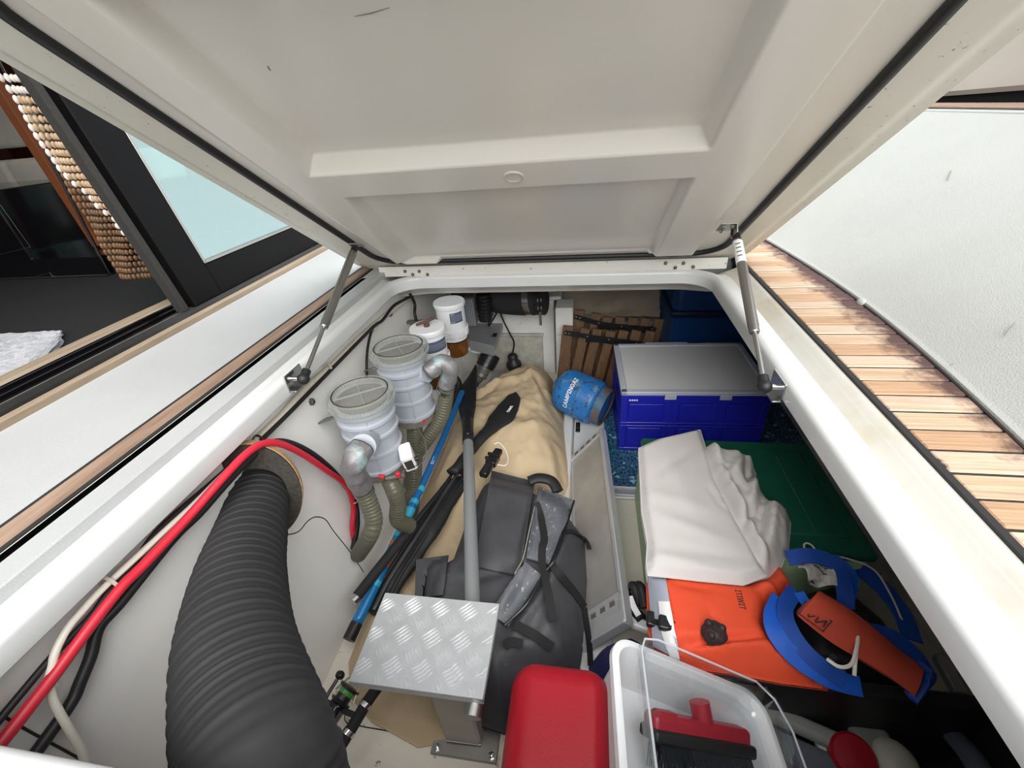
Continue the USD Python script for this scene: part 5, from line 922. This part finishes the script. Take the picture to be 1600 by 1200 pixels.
part(cd, 'tail', tube(px3([(1258, 866, .246), (1245, 870, .25), (1238, 876, .262)], 14), .0018, 8), m_cablew, True); part(cd, 'tail', tube(px3([(1275, 866, .246), (1320, 872, .245), (1365, 890, .24), (1392, 930, .22), (1410, 970, .2)], 40), .0018, 8), m_sheath, True)
# ---- red canister
rdc = at(872, 1130, z=.30); rd = thing('red_canister', 'red plastic canister with a rounded top between the metal step and the white tray', 'canister', (rdc[0], .21, .0))
rxc = (at(800, 1100, z=.29)[0]+at(950, 1100, z=.29)[0])/2
part(rd, 'body', wob(rbox((rxc, .205, .146), np.eye(3), (.075, .135, .144), .038, 4), .0006, 30), m_redp, True)
# ---- white tray, clear tray and brush, tilted to the right
to = at(966, 1004, z=.315); t1 = nrm((.90, -.02, -.46)); t2 = nrm(V(.14, -.98, .02)-t1*(V(.14, -.98, .02)@t1)); t3 = nrm(np.cross(t2, t1))
if t3[2] < 0: t3 = -t3
def tl(a, b, n): return to+t1*a+t2*b+t3*n
def tub(a0, a1, b0, b1, h, th, r, dr, lip=.0):
    """open tray: rounded rectangle rings from the outer wall over the rim to the inner floor"""
    def ring(ins, n, rr):
        P = []
        for (ca, cb, s0) in ((a1-ins-rr, b1-ins-rr, 0), (a0+ins+rr, b1-ins-rr, 90), (a0+ins+rr, b0+ins+rr, 180), (a1-ins-rr, b0+ins+rr, 270)):
            for k in range(9):
                x = math.radians(s0+90*k/8); P.append(tl(ca+rr*math.cos(x), cb+rr*math.sin(x), n))
        return P
    R = [ring(dr, -h, r*.7), ring(dr*.2, -.012, r), ring(-lip, -.010, r+lip), ring(-lip, -.002, r+lip), ring(-lip+.002, 0, r+lip), ring(th-.001, 0, r), ring(th, -.003, r), ring(dr+th, -h+.010, r*.7), ring(dr+th+.008, -h+th, r*.5)]
    return loft(R)
wt_ = thing('white_tray', 'deep white plastic tray beside the red canister, holding a clear tray and a brush', 'tray', tl(.12, .15, -.1))
part(wt_, 'tray', tub(-.004, .250, -.006, .34, .085, .004, .030, .016, .007), m_whitep, 40)
cl2 = thing('clear_tray', 'clear plastic tray set slightly crooked in the white tray', 'tray', tl(.14, .15, -.02))
_to = to; to = to+t1*.026+t3*.022-t2*.006
part(cl2, 'tray', tub(.0, .235, -.004, .33, .040, .0022, .026, .012, .003), m_clearp, 40); part(cl2, 'rim_bead', tube([tl(a, b, .001) for a, b in [(.232, .33), (.238, .05), (.225, .012), (.20, -.005), (.03, -.007), (.006, .0), (-.002, .02), (-.003, .33)]], .0016, 6), m_clearedge)
to = _to
bh = thing('brush_head', 'dark red brush head with stiff black bristles lying in the clear tray', 'brush', tl(.10, .16, -.02))
b0_, b1_ = at(1018, 1136, z=.268), at(1158, 1160, z=.205); bd_ = nrm(b1_-b0_); bl_ = np.linalg.norm(b1_-b0_); bu = nrm(V(0, .80, .55)-bd_*(V(0, .80, .55)@bd_)); bs_ = nrm(np.cross(bd_, bu))
part(bh, 'head', rbox((b0_+b1_)/2+bu*.006, (bd_, bs_, bu), (bl_/2+.006, .016, .013), .008), m_redbr)
part(bh, 'neck', [tube([(b0_+b1_)/2+bd_*.012+bu*.008, (b0_+b1_)/2+bd_*.002+bu*.040+bs_*.0], .014, 18)], m_redbr); part(bh, 'shoulder', rbox(b0_+bd_*.02+bu*.012, (bd_, bs_, bu), (.018, .012, .010), .007), m_redbr)
part(bh, 'rubber_skirt', rbox((b0_+b1_)/2-bu*.006+bs_*.002, (bd_, bs_, bu), (bl_/2+.008, .021, .008), .005), m_rubber)
bri = []
for k in range(70):
    for r_ in range(3):
        p = b0_+bd_*(bl_*(k+.5)/70)+bs_*(.010*r_-.004)-bu*.010; e = p-bu*.035+bs_*(.012*(r_-.2))+bd_*rng.uniform(-.002, .002); bri.append(trimesh.Trimesh(*(lambda m: (m.vertices, m.faces))(tube([p, e], [.0011, .0006], 4))))
part(bh, 'bristles', trimesh.util.concatenate(bri), m_bristle, kind='stuff')
# ---- black tub with odds and ends
bt = thing('black_tub', 'open black plastic tub in front of the orange vest at the bottom right', 'tub', (.40, .2, 0))
TB = (.300, .62, -.02, .385, .215)
def bx4(x0, x1, y0, y1, z0, z1, b=.003): return box((x0, y0, z0), (x1, y1, z1), b)
part(bt, 'walls', [bx4(TB[0], TB[0]+.005, TB[2], TB[3], .05, TB[4]-.08), bx4(TB[1]-.005, TB[1], TB[2], TB[3], 0, TB[4]), bx4(TB[0], TB[1], TB[3]-.005, TB[3], 0, TB[4]), bx4(TB[0], TB[1], TB[2], TB[2]+.005, 0, .10), bx4(TB[0], TB[1], TB[2], TB[3], 0, .006)], m_blkpl)
part(bt, 'rim', [bx4(TB[0]-.09, TB[1]+.01, TB[3]-.012, TB[3]+.008, TB[4]-.012, TB[4]+.003, .004), bx4(TB[1]-.010, TB[1]+.010, TB[2], TB[3]+.008, TB[4]-.012, TB[4]+.003, .004)], m_blkpl)
gd = thing('grey_scoop', 'dull grey plastic scoop with a rounded end in the black tub', 'scoop', at(1245, 1180, z=.07))
ga = nrm((.93, -.25, -.1)); gbv = nrm(np.cross((0, 0, 1), ga)); gq = at(1240, 1165, z=.09); part(gd, 'rim', rbox(gq+V(0, .03, .012), (ga, gbv, np.cross(ga, gbv)), (.085, .014, .012), .011), m_dullg); part(gd, 'bowl', rbox(gq+V(.01, -.05, -.01), (ga, gbv, np.cross(ga, gbv)), (.075, .06, .02), .018), m_dullb)
q_ = at(1332, 1183, z=.10); single('red_jar', [lathe([(0, -.06), (.030, -.06), (.030, -.012), (.032, -.010), (.032, .006), (.028, .010), (0, .011)], q_, nrm((-.1, -.25, 1)), 28)], m_redp, 'round red screw lid of a jar standing in the black tub', 'jar')
q_ = at(1396, 1192, z=.09); single('cream_float', sphere(q_, .033, 3, (1, 1, .8)), m_sheath, 'cream coloured round float in the dark black tub beside the red jar lid', 'float')
q_ = at(1362, 1168, z=.08); single('mesh_pouch', wob(rbox(q_, np.eye(3), (.03, .025, .02), .012), .006, 60), m_dullg, 'crumpled grey mesh pouch behind the red jar lid', 'pouch')
single('paper_packet', obox(at(1300, 1180, z=.085), (nrm((1, .2, .3)), nrm((-.2, 1, 0)), (0, 0, 1)), (.015, .03, .004), .001), m_wallr, 'pale grey flat packet beside the red jar lid', 'packet')
# ---- navy bag, gloves, pad below the panel end
nb = pillow(zpoly([(918, 1012), (940, 985), (985, 968), (1020, 985), (1022, 1045), (960, 1075), (928, 1050)], .09), .0, lambda x, y, d: .10*np.sqrt(sstep(d, -.001, .05))+.012*n2(x, y, 18), .008)
single('navy_bag', nb, m_navy, 'dark navy cloth bag between the aluminium panel and the white tray', 'bag', smooth=True)
gl = thing('black_gloves', 'pair of black work gloves hanging beside the grey side of the vest', 'gloves', at(990, 935, z=.05))
for P in ([(985, 920, .10), (988, 915, .13), (993, 920, .13), (1000, 945, .11)], [(994, 918, .12), (998, 914, .14), (1003, 922, .14), (1008, 950, .12)], [(978, 922, .09), (984, 935, .11), (992, 955, .11), (1003, 968, .11)], [(975, 918, .07), (980, 945, .09), (990, 962, .09), (1006, 975, .09)]): part(gl, 'finger', tube(px3(P, 20), np.interp(np.linspace(0, 1, 20), [0, .2, 1], [.005, .008, .012]), 10), m_blkfab, True)
part(gl, 'white_cuff', ribbon(px3([(984, 932, .125), (990, 948, .125), (998, 962, .12)], 12), .012, .003, UPN), m_white)
single('white_pad', rbox(at(996, 975, z=.10), (nrm((1, -.3, 0)), nrm((.3, 1, 0)), (0, 0, 1)), (.030, .012, .010), .008), m_whitep, 'small white foam pad under the black gloves', 'pad')
# ---- right hand side under the deck
rb = thing('wall_ring', 'black square ring bracket on the shaded right wall behind the crate', 'bracket', at(1242, 690, x=.74))
c = at(1243, 684, x=.745); part(rb, 'ring', tube([c+V(0, a, b) for a, b in ((-.03, .04), (.03, .03), (.03, -.035), (-.01, -.045), (-.03, .04), (.0, .035))], .0055, 8), m_blk)
single('grey_hose', tube(spl([at(1443, 1078, x=.60), at(1470, 1108, x=.60), at(1482, 1140, x=.59), at(1520, 1185, x=.585), at(1560, 1250, x=.58)], 40), np.interp(np.linspace(0, 1, 40), [0, .3, .5, 1], [.008, .010, .014, .018]), 12), m_dullb, 'dull grey hose along the dark right side past the black tub', 'hose')
single('white_bracket', obox(at(1483, 1054, x=.63), (nrm((0, 1, .1)), (1, 0, 0), (0, 0, 1)), (.03, .01, .009), .003), m_dullg, 'pale flat bracket in the dark under the right deck', 'bracket')
